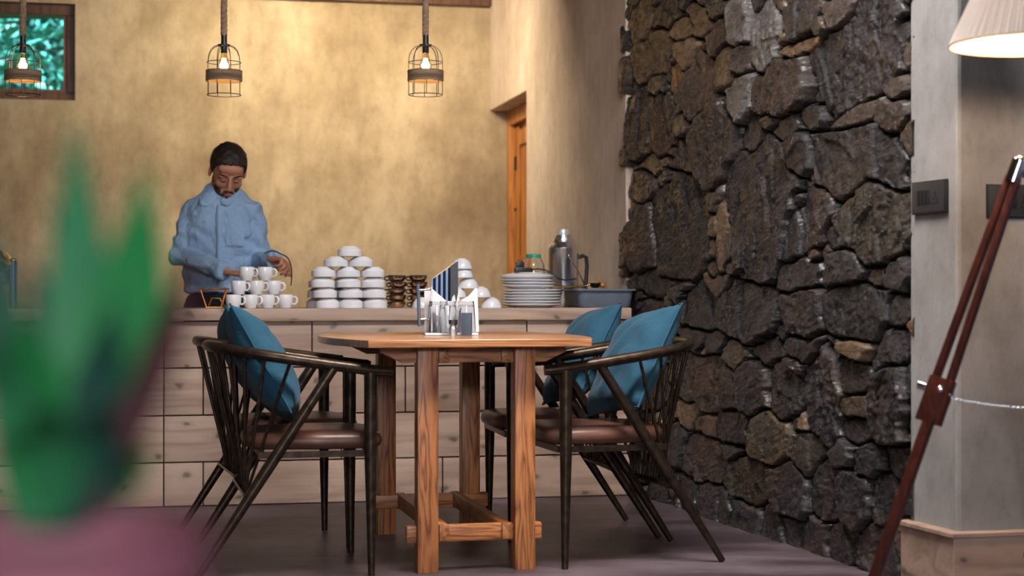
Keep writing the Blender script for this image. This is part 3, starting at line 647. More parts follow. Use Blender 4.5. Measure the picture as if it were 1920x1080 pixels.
def make_pendant():
    t = thing('pendant_lamp', 'x', 'lamp', (0, 0, 0), 0, 'birdcage pendant lamps over the counter')
    # local z = 0 at the bottom ring
    bm = BM(); rad = 0.0745
    for z_ in (0.0, 0.143): tube(bm, [(rad*math.cos(a), rad*math.sin(a), z_) for a in np.linspace(0, 2*PI, 32, endpoint=False)], 0.0018, 6, closed=True)
    for k_ in range(8):
        a = 2*PI*k_/8+0.2; ca, sa = math.cos(a), math.sin(a)
        tube(bm, [(rad*ca*r_, rad*sa*r_, z_) for r_, z_ in ((1, 0), (1, 0.15), (0.95, 0.175), (0.82, 0.197), (0.6, 0.212), (0.38, 0.217), (0.2, 0.216))], 0.0017, 6)
    obj('wire_cage', bm, M_blackm, t)
    bm = BM(); lathe(bm, [(0.073, 0.060), (0.077, 0.060)]+[(0.0785+0.002*(i % 2), 0.060+i*0.0031) for i in range(16)]+[(0.077, 0.108), (0.073, 0.108), (0.073, 0.060)], 40); obj('rope_band', bm, mrope, t)
    bm = BM(); lathe(bm, [(0, 0.222), (0.028, 0.222), (0.029, 0.216), (0.014, 0.212), (0.0145, 0.185), (0.013, 0.183), (0, 0.183)], 24); lathe(bm, [(0, 0.262), (0.013, 0.262), (0.0135, 0.222), (0, 0.222)], 24); obj('socket', bm, M_black, t)
    bm = BM(); lathe(bm, [(0.012, 0.184), (0.014, 0.176), (0.020, 0.150), (0.0275, 0.122), (0.029, 0.108), (0.025, 0.092), (0.014, 0.083), (0, 0.081)], 28); obj('bulb', bm, mgl, t)
    bm = BM(); 
    for k_ in range(6):
        a = k_*PI/3; tube(bm, [(0.005*math.cos(a), 0.005*math.sin(a), 0.160), (0.013*math.cos(a), 0.013*math.sin(a), 0.100)], 0.0030, 6)
    ell(bm, (0, 0, 0.118), (0.012, 0.012, 0.020)); obj('filament', bm, mfil, t)
    zr = CEIL-(CH+(550-178)*7.3/FPX)
    bm = BM()
    for k_ in range(3):
        pts = []
        for i in range(110):
            z_ = 0.262+(zr-0.262)*i/109; a = z_*95+k_*2*PI/3; pts.append((0.0075*math.cos(a), 0.0075*math.sin(a), z_))
        tube(bm, pts, 0.0085, 8)
    obj('rope_cord', bm, M_rope, t)
    return t
pz = CH+(550-178)*7.3/FPX
p0 = make_pendant()
for i, (px, lab) in enumerate([(43, 'birdcage pendant lamp hanging in front of the window'), (420, 'birdcage pendant lamp hanging above the man'), (798, 'birdcage pendant lamp hanging nearest the doorway')]):
    loc = at(px, 7.3, pz)
    if i == 0: p0.location = loc; p0['label'] = lab
    else: dup(p0, loc, R(20*i), lab)
    l = bpy.data.lights.new('pendant_light', 'POINT'); l.energy = 10; l.color = (1.0, 0.68, 0.36); l.shadow_soft_size = 0.02
    o = bpy.data.objects.new('pendant_light', l); COL.objects.link(o); o.location = loc+Vector((0, 0, 0.13))

# ================================================================== dining table
TA = R(13); TC = Vector((-0.221, 5.865, 0))
t = thing('dining_table', 'small teak trestle table with bowed edges between the four armchairs', 'table', TC, TA)
def bow(v): return 0.368+0.090*(1-(v/0.55)**2)
side = [(bow(v), v) for v in np.linspace(-0.55, 0.55, 13)]
poly = side+[(-x, y) for x, y in side[::-1]]
bm = BM(); prism(bm, poly, 0.735, 0.760); obj('tabletop', bm, M_teak_top, t, smooth=25, bevel=0.002)
LX, LY = 0.162, 0.442
for sx in (-1, 1):
    for sy in (-1, 1):
        bm = BM(); box(bm, (sx*LX, sy*LY, 0.3675), (0.068, 0.068, 0.735), bev=0.002); obj('leg', bm, M_teak, t)
for sy in (-1, 1):
    bm = BM(); prism(bm, [(-0.31, 0.734), (0.31, 0.734), (0.31, 0.715), (0.24, 0.682), (-0.24, 0.682), (-0.31, 0.715)], -0.02, 0.02, Matrix.Translation((0, sy*(LY-0.022), 0)) @ Matrix.Rotation(PI/2, 4, 'X')); obj('top_bearer', bm, M_teak_x, t, smooth=0, bevel=0.002)
    bm = BM(); box(bm, (0, sy*(LY-0.018), 0.122), (0.455, 0.034, 0.056), bev=0.007); obj('foot_stretcher', bm, M_teak_x, t)
for x in (-0.105, 0.105):
    bm = BM(); box(bm, (x, 0, 0.126), (0.032, 2*LY+0.03, 0.052), bev=0.003); obj('long_rail', bm, M_teak_y, t)
    bm = BM(); box(bm, (x, 0, 0.704), (0.034, 2*LY+0.02, 0.046), bev=0.003); obj('apron_rail', bm, M_teak_y, t)

# ================================================================== armchairs
def make_chair(label):
    t = thing('armchair', label, 'chair', (0, 0, 0), 0, 'bronze spindle back armchairs')
    # faces -x ; rail as a U around the back
    def rail_pt(a):   # a 0..1 from near arm tip round the back to far arm tip
        L = [(-0.315, -0.235, 0.655), (-0.25, -0.24, 0.661), (-0.10, -0.243, 0.682), (0.04, -0.238, 0.703), (0.14, -0.215, 0.719), (0.21, -0.165, 0.730), (0.25, -0.09, 0.736), (0.262, 0, 0.738)]
        L = L+[(x, -y, z_) for x, y, z_ in L[-2::-1]]
        f = a*(len(L)-1); i = min(int(f), len(L)-2); u = f-i
        P = [Vector(L[max(0, min(len(L)-1, j))]) for j in (i-1, i, i+1, i+2)]
        return 0.5*((2*P[1])+(-P[0]+P[2])*u+(2*P[0]-5*P[1]+4*P[2]-P[3])*u*u+(-P[0]+3*P[1]-3*P[2]+P[3])*u**3)
    pts = [rail_pt(i/60) for i in range(61)]
    bm = BM(); tube(bm, pts, [0.0165]*3+[0.0180]*55+[0.0165]*3, 12); obj('arm_rail', bm, M_bronze, t)
    for s_ in (-1, 1):
        bm = BM(); tube(bm, [(-0.243, s_*0.240, 0.655), (-0.243, s_*0.240, 0.40), (-0.246, s_*0.240, 0.0)], [0.0215, 0.0205, 0.0110], 14); obj('leg', bm, M_bronze, t)
        bm = BM(); tube(bm, [(-0.243, s_*0.240, 0.642), (-0.243, s_*0.240, 0.650)], [0.0205, 0.0190], 14); obj('weld', bm, M_weld, t, label='brass coloured weld under the arm')
        bm = BM(); tube(bm, [(-0.125, s_*0.241, 0.673), (0.09, s_*0.241, 0.346), (0.312, s_*0.241, 0.004)], [0.0160, 0.0190, 0.0110], 14); obj('leg', bm, M_bronze, t)
        bm = BM(); box(bm, (-0.07, s_*0.224, 0.393), (0.37, 0.014, 0.020)); obj('seat_rail', bm, M_bronze, t, smooth=0)
    bm = BM(); box(bm, (-0.26, 0, 0.393), (0.014, 0.45, 0.020)); obj('seat_rail', bm, M_bronze, t, smooth=0)
    bm = BM(); box(bm, (0.10, 0, 0.393), (0.014, 0.45, 0.020)); obj('seat_rail', bm, M_bronze, t, smooth=0)
    bm = BM(); box(bm, (0.148, 0, 0.262), (0.034, 0.462, 0.008), Euler((0, R(-30), 0)).to_matrix()); obj('spindle_bracket', bm, M_bronze, t, smooth=0)
    ns = 13
    for i in range(ns):
        f = i/(ns-1); top = rail_pt(0.20+0.60*f); top.z -= 0.008
        bot = Vector((0.148, (f-0.5)*0.34, 0.265)); bm = BM(); tube(bm, [top, bot], [0.0058, 0.0050], 8); obj('spindle', bm, M_bronze, t)
    # cushioned seat
    bm = BM(); nx = 18; prof = [(0.0, 0.404), (0.35, 0.404), (0.90, 0.405), (0.975, 0.412), (1.0, 0.428), (0.985, 0.445), (0.93, 0.457), (0.80, 0.463), (0.4, 0.466), (0.0, 0.467)]
    rings = []
    for r_, z_ in prof:
        ring = []
        for k_ in range(56):
            a = 2*PI*k_/56; ca, sa = math.cos(a), math.sin(a); n_ = 6
            rr_ = 1/((abs(ca)**n_+abs(sa)**n_)**(1/n_)); x = ca*rr_*r_*0.225; y = sa*rr_*r_*0.216
            taper = 1-0.22*max(0, x/0.225)
            ring.append(bm.verts.new((x-0.075, y*taper*1.0, z_)))
        rings.append(ring)
    for A, B in zip(rings, rings[1:]):
        for k_ in range(56):
            try: bm.faces.new((A[k_], A[(k_+1) % 56], B[(k_+1) % 56], B[k_]))
            except ValueError: pass
    bmesh.ops.remove_doubles(bm, verts=bm.verts, dist=1e-5)
    obj('seat', bm, M_leather, t, smooth=60)
    return t
CHAIRS = [((0.347, 5.746), 15.6, 'bronze armchair right of the table, nearer to the viewer'),
          ((0.195, 6.315), 10.5, 'bronze armchair right of the table, farther and beside the stone wall'),
          ((-0.748, 5.504), 193.5, 'bronze armchair left of the table, nearer to the viewer'),
          ((-0.885, 6.05), 197.0, 'bronze armchair left of the table, farther back by the counter')]
ch0 = make_chair(CHAIRS[0][2]); ch0.location = (*CHAIRS[0][0], 0); ch0.rotation_euler = (0, 0, R(CHAIRS[0][1]))
for (xy, a, lab) in CHAIRS[1:]: dup(ch0, (*xy, 0), R(a), lab)
# scatter cushions
def make_cushion():
    bm = BM(); n = 26; hs = 0.200; top = {}; bot = {}
    for i in range(n+1):
        for j in range(n+1):
            u, v = 2*i/n-1, 2*j/n-1
            pull = 1-0.07*(1-abs(u)**2.2)*(abs(v)**3); pull2 = 1-0.07*(1-abs(v)**2.2)*(abs(u)**3)
            x, y = u*hs*pull2, v*hs*pull
            th = 0.078*((1-u*u)*(1-v*v))**0.42
            wr = 0.006*math.sin(9*u+4*v+2*math.sin(5*v))*(1-abs(u)**4)*(1-abs(v)**4)+0.006*math.sin(23*(u+v))*(abs(u*v))**1.5*(1-max(abs(u), abs(v))**6)
            top[i, j] = bm.verts.new((x, y, th+wr)); 
            bot[i, j] = top[i, j] if (i in (0, n) or j in (0, n)) else bm.verts.new((x, y, -th+wr*0.7))
    for i in range(n):
        for j in range(n):
            bm.faces.new((top[i, j], top[i+1, j], top[i+1, j+1], top[i, j+1]))
            q_ = (bot[i, j+1], bot[i+1, j+1], bot[i+1, j], bot[i, j])
            if len(set(q_)) == 4:
                try: bm.faces.new(q_)
                except ValueError: pass
    return bm
cu0 = thing('cushion', 'x', 'cushion', (0, 0, 0), 0, 'teal scatter cushions')
obj('cover', make_cushion(), M_teal, cu0, smooth=180)
bm = BM(); per = []
for s_ in range(4):
    for i in range(14):
        f = -1+2*i/14; u, v = [(f, -1), (1, f), (-f, 1), (-1, -f)][s_]
        pull = 1-0.07*(1-abs(u)**2.2)*(abs(v)**3); pull2 = 1-0.07*(1-abs(v)**2.2)*(abs(u)**3); per.append((u*0.201*pull2, v*0.201*pull, 0))
tube(bm, per, 0.0035, 6, closed=True); obj('piping', bm, M_teal, cu0)
# pose: cushion plane leans against the back. local of the chair: (x, y, z), lean from vertical, in-plane turn, yaw
CP = [(0, (0.078, 0.0, 0.672), 29, 10, 3, 'teal cushion in the nearer armchair right of the table'),
      (1, (0.072, 0.0, 0.674), 28, 8, 4, 'teal cushion in the farther armchair right of the table'),
      (2, (0.078, 0.0, 0.672), 29, -10, -3, 'teal cushion in the nearer armchair left of the table'),
      (3, (0.072, 0.0, 0.670), 28, -6, -3, 'teal cushion in the farther armchair left of the table')]
for i, (ci, loc, lean, turn, yaw, lab) in enumerate(CP):
    o = cu0 if i == 0 else dup(cu0, (0, 0, 0), 0, lab)
    o['label'] = lab
    Mc = Matrix.Translation((*CHAIRS[ci][0], 0)) @ Matrix.Rotation(R(CHAIRS[ci][1]), 4, 'Z')
    o.matrix_world = Mc @ Matrix.Translation(loc) @ Matrix.Rotation(R(yaw), 4, 'Z') @ Matrix.Rotation(R(-90+lean), 4, 'Y') @ Matrix.Rotation(R(turn), 4, 'Z')

# ================================================================== on the table
TT = 0.7602
def ont(px, D, z=TT): return at(px, D, z)
t = thing('caddy_tray', 'white tray with steel handle bar in middle of the teak table', 'tray', ont(845, 5.93), R(6))
bm = BM(); box(bm, (0, 0, 0.004), (0.19, 0.13, 0.008), bev=0.003); obj('tray_base', bm, M_white, t)
bm = BM(); tube(bm, [(-0.112, 0, 0.030), (-0.117, 0, 0.182)], 0.0062, 14); obj('handle_bar', bm, M_slate, t)
for z_ in (0.055, 0.160):
    bm = BM(); tube(bm, [(-0.112, 0, z_), (-0.068, 0.012, z_+0.003)], 0.004, 10); obj('cross_pin', bm, M_chrome, t)
bm = BM(); box(bm, (-0.068, 0.012, 0.09), (0.006, 0.05, 0.165), bev=0.002); obj('side_plate', bm, M_steel, t)
# slanted menu stand
t = thing('menu_stand', 'tall slanted glossy menu stand rising behind the glasses', 'menu', ont(833, 6.005), R(3))
bm = BM(); Mq = Matrix.Rotation(PI/2, 4, 'X')
prism(bm, [(-0.047, 0.0), (0.047, 0.0), (0.047, 0.262), (0.041, 0.258), (-0.047, 0.197)], -0.006, 0.006, Mq, 0.001)
ms_, nt, b = mat_new('striped_gloss'); b.inputs['Roughness'].default_value = 0.12; b.inputs['Metallic'].default_value = 0.6
wv = N(nt, 'ShaderNodeTexWave'); wv.inputs['Scale'].default_value = 17; wv.inputs['Distortion'].default_value = 2.5; wv.inputs['Detail'].default_value = 2; wv.inputs['Detail Scale'].default_value = 0.6
nt.links.new(coords(nt, (1, 1, 0.05)), wv.inputs[0]); nt.links.new(ramp(nt, wv.outputs[0], [(0.3, (0.01, 0.015, 0.03)), (0.55, (0.04, 0.10, 0.22)), (0.85, (0.35, 0.45, 0.62))]), b.inputs[0])
obj('cover_board', bm, ms_, t, smooth=0)
bm = BM(); prism(bm, [(-0.040, 0.010), (0.044, 0.010), (0.044, 0.262), (0.035, 0.262), (-0.040, 0.206)], -0.010, -0.0065, Mq); obj('menu_page', bm, plain('tan_page', (0.42, 0.30, 0.18), 0.7), t, smooth=0)
bm = BM(); prism(bm, [(0.022, 0.0), (0.050, 0.0), (0.050, 0.266), (0.022, 0.248)], 0.0065, 0.0085, Matrix.Translation((0, -0.016, 0)) @ Mq); obj('spine', bm, M_black, t, smooth=0)
# glasses upside down
def glass(label, loc, first=[None]):
    if first[0] is None:
        bm = BM(); n_ = 40
        lathe(bm, [(0.0335, 0.0), (0.0350, 0.001), (0.0345, 0.02), (0.0300, 0.095), (0.0285, 0.110), (0.027, 0.1125), (0, 0.1125), ], n_)
        lathe(bm, [(0.0335, 0.0), (0.0325, 0.02), (0.0280, 0.090), (0.025, 0.098), (0, 0.099)], n_)
        bmesh.ops.remove_doubles(bm, verts=bm.verts, dist=1e-5)
        first[0] = obj('drinking_glass', bm, M_glass, smooth=50); o = first[0]
    else: o = first[0].copy(); COL.objects.link(o)
    o.location = loc; tag(o, label, 'glass', 'upturned tumblers on the tray'); return o
zt = TT+0.0083
glass('upturned clear tumbler at the left of the tray, nearest the handle bar', ont(819, 5.93, zt))
glass('upturned clear tumbler at the front, left of the shaker', ont(840, 5.885, zt))
glass('upturned clear tumbler at the right of the tray', ont(874, 5.94, zt))
# napkins
def napkin(loc, rz, pts, label, thick=0.0015, lean=8):
    bm = BM(); prism(bm, pts, -thick, thick, Matrix.Rotation(R(90-lean), 4, 'X'), 0.0006)
    o = obj('napkin', bm, M_napkin, smooth=0); o.location = loc; o.rotation_euler = (0, 0, rz); tag(o, label, 'napkin', 'folded paper napkins on the tray'); return o
napkin(ont(824, 5.975, zt), R(12), [(-0.055, 0.0), (0.045, 0), (0.046, 0.098), (-0.030, 0.165), (-0.052, 0.155)], 'white paper napkin with a long slope beside the handle bar')
napkin(ont(850, 5.965, zt), R(-8), [(-0.02, 0), (0.03, 0), (0.024, 0.10), (0.014, 0.145), (0.008, 0.104), (-0.002, 0.152), (-0.012, 0.10)], 'white paper napkin with two small points in front of menu stand')
napkin(ont(880, 5.985, zt), R(4), [(-0.035, 0), (0.035, 0), (0.030, 0.158), (0.022, 0.162), (-0.002, 0.132), (-0.030, 0.118)], 'white paper napkin with a raised right corner behind right tumbler')
# shaker and dark block
t = thing('pepper_shaker', 'small faceted chrome shaker in front of the glasses', 'shaker', ont(850, 5.845, TT), R(20))
bm = BM(); lathe(bm, [(0, 0), (0.0155, 0), (0.0155, 0.024), (0.011, 0.030), (0.011, 0.036)], 8); obj('shaker_body', bm, M_steel, t, smooth=20)
bm = BM(); lathe(bm, [(0.011, 0.036), (0.0165, 0.042), (0.0165, 0.055), (0, 0.057)], 8); obj('shaker_top', bm, plain('bronze_chrome', (0.30, 0.24, 0.20), 0.15, 1.0), t, smooth=20)
bm = BM(); box(bm, (0, 0, 0.040), (0.034, 0.022, 0.080), bev=0.0015)
o = tag(obj('toothpick_box', bm, M_slate), 'slate blue upright box right of the shaker', 'box'); o.location = ont(875, 5.842, TT); o.rotation_euler = (0, 0, R(-14))

# ================================================================== switch plates on the column
def plate_switch(px0, px1, y0_, y1_, normal, face_dir, D, label, n_mod):
    pass
def on_left_face(f, z): return C1+cv*f+Vector((0, 0, z))
lnm = Vector((cv.y, -cv.x, 0)).normalized()
if lnm.x > 0: lnm = -lnm
fnm = Vector((cu.y, -cu.x, 0))
if fnm.y > 0: fnm = -fnm
def switch(center, nrm, w_, h_, label, sockets):
    xd = Vector((-nrm.y, nrm.x, 0)); t = thing('switch_plate', label, 'switch', center, 0)
    t.rotation_euler = (0, 0, math.atan2(xd.y, xd.x))
    # local: x along the wall, -y out of the wall (or +y)
    s_ = -1 if (Matrix.Rotation(t.rotation_euler.z, 3, 'Z') @ Vector((0, -1, 0))).dot(nrm) > 0 else 1
    bm = BM(); box(bm, (0, s_*0.006, 0), (w_, 0.012, h_), bev=0.002); obj('backing', bm, M_black, t)
    bm = BM(); box(bm, (0, s_*0.0135, 0), (w_*0.95, 0.004, h_*0.92), bev=0.0015); obj('cover_plate', bm, plain('anthracite', (0.028, 0.028, 0.030), 0.4), t)
    for k_ in range(4):
        bm = BM(); box(bm, (-w_*0.26+k_*w_*0.10, s_*0.017, 0), (w_*0.075, 0.004, h_*0.45), Euler((R(4), 0, 0)).to_matrix(), bev=0.0008); obj('rocker', bm, M_black, t)
    bm = BM()
    for (a, b2) in ((0, 0.13), (-0.05, -0.05), (0.05, -0.05), (-0.05, -0.17), (0.05, -0.17), (0, 0.02)):
        lathe(bm, [(0, 0.001), (0.0035, 0.001), (0.004, 0)], 10, (w_*(0.24+a), s_*0.0158, h_*b2), Matrix.Rotation(PI/2*(1 if s_ < 0 else -1), 4, 'X'))
    obj('socket_hole', bm, plain('pin_hole', (0.004, 0.004, 0.004), 0.6), t)
    return t
lf = None
def face_px(px):   # fraction along left face for a pixel column
    k_ = (px-960)/FPX; return (k_*C1.y-C1.x)/(cv.x-k_*cv.y)
f0, f1 = face_px(1779), face_px(1716); fc = (f0+f1)/2; wd = abs(f1-f0)*cv.length
Dc = (C1+cv*fc).y
switch(on_left_face(fc, CH+(550-370)*Dc/FPX), lnm, wd, 0.100, 'black switch plate on the narrow left face of column', 1)
k_ = (1848-960)/FPX; tt = (k_*C1.y-C1.x)/(cu.x-k_*cu.y); wd2 = 0.16
cc_ = C1+cu*(tt+wd2/2); switch(cc_+Vector((0, 0, CH+(550-378)*cc_.y/FPX)), fnm, wd2, 0.100, 'black switch plate behind the wooden tripod leg', 1)

# ================================================================== tripod floor lamp
LC = Vector((1.332, 4.22, 0)); HZ = 1.235
t = thing('tripod_floor_lamp', 'mahogany tripod floor lamp with pleated cream shade beside column', 'lamp', LC)
bm = BM(); lathe(bm, [(0.030, HZ-0.03), (0.036, HZ-0.02), (0.036, HZ+0.015), (0.016, HZ+0.03), (0.013, HZ+0.36), (0, HZ+0.365)], 24); obj('hub', bm, M_chrome, t)
def lamp_leg(foot, joint_end=None):
    foot = Vector(foot); topp = Vector((foot.x*0.09, foot.y*0.09, HZ)); d = (foot-topp); L = d.length; dn = d.normalized()
    sd = Vector((0, 0, 1)).cross(dn).normalized(); sd = Matrix.Rotation(R(-48), 3, dn) @ sd; q_ = Matrix((sd, sd.cross(dn)*-1, dn)).transposed()
    if q_.determinant() < 0: q_ = Matrix((sd, sd.cross(dn), dn)).transposed()
    lg = None
    # upper: two slats meeting at the hub, lower: single leg
    bm = BM()
    for s_ in (-1, 1):
        a = topp+dn*0.03+sd*s_*0.010; b2 = topp+dn*0.655+sd*s_*0.021
        dd = (b2-a); s2 = sd; qq = Matrix((s2, dd.normalized().cross(s2), dd.normalized())).transposed()
        box(bm, (a+b2)/2, (0.017, 0.024, dd.length), qq, bev=0.002)
    lg = obj('leg', bm, M_redwood, t)
    bm = BM(); box(bm, topp+dn*(0.615+(L-0.615)/2), (0.026, 0.026, L-0.615), q_, bev=0.003); lo = obj('leg_extension', bm, M_redwood, lg)
    bm = BM(); box(bm, topp+dn*0.635, (0.066, 0.028, 0.12), q_, bev=0.003); obj('leg_clamp', bm, M_redwood, lg)
    bm = BM(); tube(bm, [topp+dn*-0.01, topp+dn*0.045], 0.019, 16); ell(bm, topp-dn*0.012, (0.019, 0.019, 0.016)); obj('ferrule', bm, M_chrome, lg)
    bm = BM(); c0 = topp+dn*0.61
    tube(bm, [c0-sd*0.058, c0-sd*0.036], 0.011, 12); tube(bm, [c0-sd*0.036, c0+sd*0.035], 0.009, 12); ell(bm, c0+sd*0.0+Vector((0, -0.017, 0.006)), (0.010, 0.006, 0.010)); obj('wing_screw', bm, M_chrome, lg)
    return topp+dn*0.62
footL = Vector(((1590-960)*4.22/FPX-LC.x, 0.0, 0.004))
j1 = lamp_leg((footL.x, -0.03, 0.012)); j2 = lamp_leg((0.27, 0.42, 0.012) if False else (0.18, -0.50, 0.012)); j3 = lamp_leg((0.30, 0.40, 0.012))
# chain
def chain(a, b2, sag, n, name):
    bm = BM(); a = Vector(a); b2 = Vector(b2)
    for i in range(n):
        f = (i+0.5)/n; p = a.lerp(b2, f)+Vector((0, 0, -sag*4*f*(1-f))); d = (b2-a).normalized()
        up = Vector((0, 0, 1)) if i % 2 else d.cross(Vector((0, 0, 1))).normalized(); h_ = (b2-a).length/n*0.72
        tube(bm, [p+d*math.cos(x)*h_+up*math.sin(x)*h_*0.5 for x in np.linspace(0, 2*PI, 10, endpoint=False)], 0.0013, 5, closed=True)
    obj('chain', bm, M_steel, t)
chain(j1, (0.0, 0.0, j1.z-0.035), 0.006, 44, 'chain'); chain(j2, (0.0, 0.0, j1.z-0.035), 0.006, 44, 'chain'); chain(j3, (0, 0, j1.z-0.035), 0.006, 44, 'chain')
msh, nt, b = mat_new('pleated_cream_fabric'); b.inputs['Base Color'].default_value = (0.86, 0.80, 0.74, 1); b.inputs['Roughness'].default_value = 0.6
tr = N(nt, 'ShaderNodeBsdfTranslucent'); tr.inputs[0].default_value = (0.95, 0.86, 0.76, 1); ms2 = N(nt, 'ShaderNodeMixShader'); ms2.inputs[0].default_value = 0.10
nt.links.new(b.outputs[0], ms2.inputs[1]); nt.links.new(tr.outputs[0], ms2.inputs[2]); nt.links.new(ms2.outputs[0], nt.nodes['Material Output'].inputs[0])
bm = BM(); npl = 240; zb = CH+(550-83)*4.22/FPX; rb_, rt_ = 0.210, 0.085
rg = [[], [], [], []]
for k_ in range(npl):
    a = 2*PI*k_/npl; w_ = 0.0028*(1 if k_ % 2 else -1)+0.0015*math.sin(k_*1.7)
    for i, (r_, z_) in enumerate(((rb_, zb), (rb_+(rt_-rb_)*0.33, zb+0.09), (rb_+(rt_-rb_)*0.66, zb+0.18), (rt_, zb+0.27))):
        rg[i].append(bm.verts.new(((r_+w_)*math.cos(a), (r_+w_)*math.sin(a), z_)))
for i in range(3):
    for k_ in range(npl): bm.faces.new((rg[i][k_], rg[i][(k_+1) % npl], rg[i+1][(k_+1) % npl], rg[i+1][k_]))
sh = obj('lamp_shade', bm, msh, t, smooth=0)
so_ = sh.modifiers.new('thick', 'SOLIDIFY'); so_.thickness = 0.0015
bm = BM(); tube(bm, [(rb_*math.cos(a), rb_*math.sin(a), zb) for a in np.linspace(0, 2*PI, 60, endpoint=False)], 0.0032, 6, closed=True); obj('shade_rim', bm, plain('rim_tape', (0.75, 0.55, 0.36), 0.7), sh)
bm = BM(); ell(bm, (0, 0, zb+0.09), (0.03, 0.03, 0.042)); obj('bulb', bm, mb_, t)
l = bpy.data.lights.new('floor_lamp_light', 'POINT'); l.energy = 30; l.color = (1.0, 0.66, 0.40); l.shadow_soft_size = 0.035
o = bpy.data.objects.new('floor_lamp_light', l); COL.objects.link(o); o.location = LC+Vector((0, 0, zb+0.035))

# ================================================================== foreground plant, far out of focus
PD = 0.72
pc = at(95, PD, 0)
t = thing('potted_succulent', 'blurred green spiky plant in mauve pot closest to the viewer', 'plant', (pc.x, pc.y, 0.66))
bm = BM(); lathe(bm, [(0, 0), (0.050, 0), (0.053, 0.006), (0.064, 0.125), (0.069, 0.127), (0.070, 0.145), (0.064, 0.146), (0.060, 0.128), (0, 0.126)], 40); obj('pot', bm, plain('mauve_pot', (0.24, 0.085, 0.12), 0.6), t)
bm = BM(); lathe(bm, [(0.059, 0.128), (0.03, 0.134), (0, 0.136)], 24); obj('soil', bm, plain('soil', (0.02, 0.014, 0.01), 0.95, noise=0.4, nscale=60), t)
LG = [plain('leaf_vivid', (0.016, 0.20, 0.052), 0.5, noise=0.2, nscale=12), plain('leaf_mid', (0.02, 0.16, 0.06), 0.6, noise=0.2, nscale=12), plain('leaf_teal', (0.012, 0.065, 0.045), 0.6, noise=0.2, nscale=12), plain('leaf_lime', (0.11, 0.26, 0.04), 0.6), plain('leaf_wine', (0.06, 0.02, 0.025), 0.5)]
def leaf(tip_px, tip_y, tipD, base_px, base_y, baseD, w_, m, mid=0.0):
    tip = at(tip_px, tipD, CH+(HY-tip_y)*tipD/FPX)-t.location; base = at(base_px, baseD, CH+(HY-base_y)*baseD/FPX)-t.location
    bm = BM(); n = 12; d = (tip-base); sd = d.cross(Vector((0, -1, 0))).normalized(); fw_ = sd.cross(d).normalized(); rows = []
    for i in range(n+1):
        f = i/n; p = base.lerp(tip, f)+fw_*0.02*math.sin(PI*f)*-1+sd*mid*math.sin(PI*f)
        wd_ = w_*(math.sin(PI*min(1, 0.18+0.82*f)**0.9)*0.96+0.04) if f < 1 else 0.0008
        th = 0.004*(1-f)+0.0012
        rows.append([bm.verts.new(p+sd*wd_*a+fw_*(abs(a)*wd_*0.35+b_*th)) for a, b_ in ((-1, 0), (-0.5, 1), (0, 1.2), (0.5, 1), (1, 0), (0.5, -1), (0, -1.2), (-0.5, -1))])
    for A, B in zip(rows, rows[1:]):
        for k_ in range(8): bm.faces.new((A[k_], A[(k_+1) % 8], B[(k_+1) % 8], B[k_]))
    bm.faces.new(rows[0][::-1]); bm.faces.new(rows[-1]); obj('leaf', bm, m, t, smooth=60)
leaf(138, 225, 0.80, 130, 960, 0.80, 0.0185, LG[1]); leaf(272, 312, 0.77, 120, 900, 0.79, 0.021, LG[0], 0.006); leaf(378, 430, 0.72, 170, 955, 0.78, 0.009, LG[4])
leaf(215, 560, 0.74, 95, 950, 0.78, 0.013, LG[2]); leaf(20, 560, 0.74, 90, 960, 0.78, 0.015, LG[0]); leaf(-70, 330, 0.80, 60, 960, 0.80, 0.014, LG[2])
leaf(60, 480, 0.84, 110, 960, 0.82, 0.013, LG[2]); leaf(250, 700, 0.76, 130, 960, 0.79, 0.011, LG[1]); leaf(285, 830, 0.80, 150, 965, 0.80, 0.010, LG[3])
leaf(420, 420, 0.70, 290, 660, 0.70, 0.0055, LG[4]) if False else None
leaf(-30, 620, 0.72, 60, 960, 0.77, 0.014, LG[1]); leaf(150, 500, 0.86, 120, 960, 0.84, 0.014, LG[1]); leaf(190, 760, 0.72, 110, 960, 0.77, 0.012, LG[2]); leaf(70, 760, 0.70, 90, 962, 0.77, 0.014, LG[1])
leaf(100, 380, 0.88, 120, 960, 0.84, 0.012, LG[2]); leaf(10, 820, 0.72, 60, 965, 0.77, 0.012, LG[0]); leaf(230, 860, 0.74, 120, 965, 0.78, 0.012, LG[2])
t2 = thing('plant_stand', 'small round wooden stand carrying the mauve plant pot', 'stand', (pc.x, pc.y, 0))
bm = BM(); lathe(bm, [(0, 0.635), (0.105, 0.635), (0.11, 0.64), (0.11, 0.655), (0.105, 0.659), (0, 0.659)], 40); obj('stand_top', bm, M_teak_top, t2)
for k_ in range(3):
    a = R(90+120*k_); bm = BM(); tube(bm, [(0.07*math.cos(a), 0.07*math.sin(a), 0.636), (0.14*math.cos(a), 0.14*math.sin(a), 0)], [0.014, 0.011], 12); obj('leg', bm, M_teak, t2)

# ================================================================== the man
MD = 8.02; MO = Vector(((412-960)*MD/FPX, MD, 0))
man = thing('person', 'man in light blue shirt bending over things behind the counter', 'person', MO)
def mp_(px, py, dy=0.0):
    D = MD+dy; return Vector(((px-960)*D/FPX-MO.x, dy, CH+(HY-py)*D/FPX))
def remesh(name, bm, m, vox, it=6, parent=man, fac=0.5, smooth=180):
    o = obj(name, bm, m, None, smooth=0); md = o.modifiers.new('r', 'REMESH'); md.mode = 'VOXEL'; md.voxel_size = vox; md.use_smooth_shade = True
    s_ = o.modifiers.new('s', 'SMOOTH'); s_.factor = fac; s_.iterations = it; bake(o); o.parent = parent
    if not o.data.materials: o.data.materials.append(m)
    return o
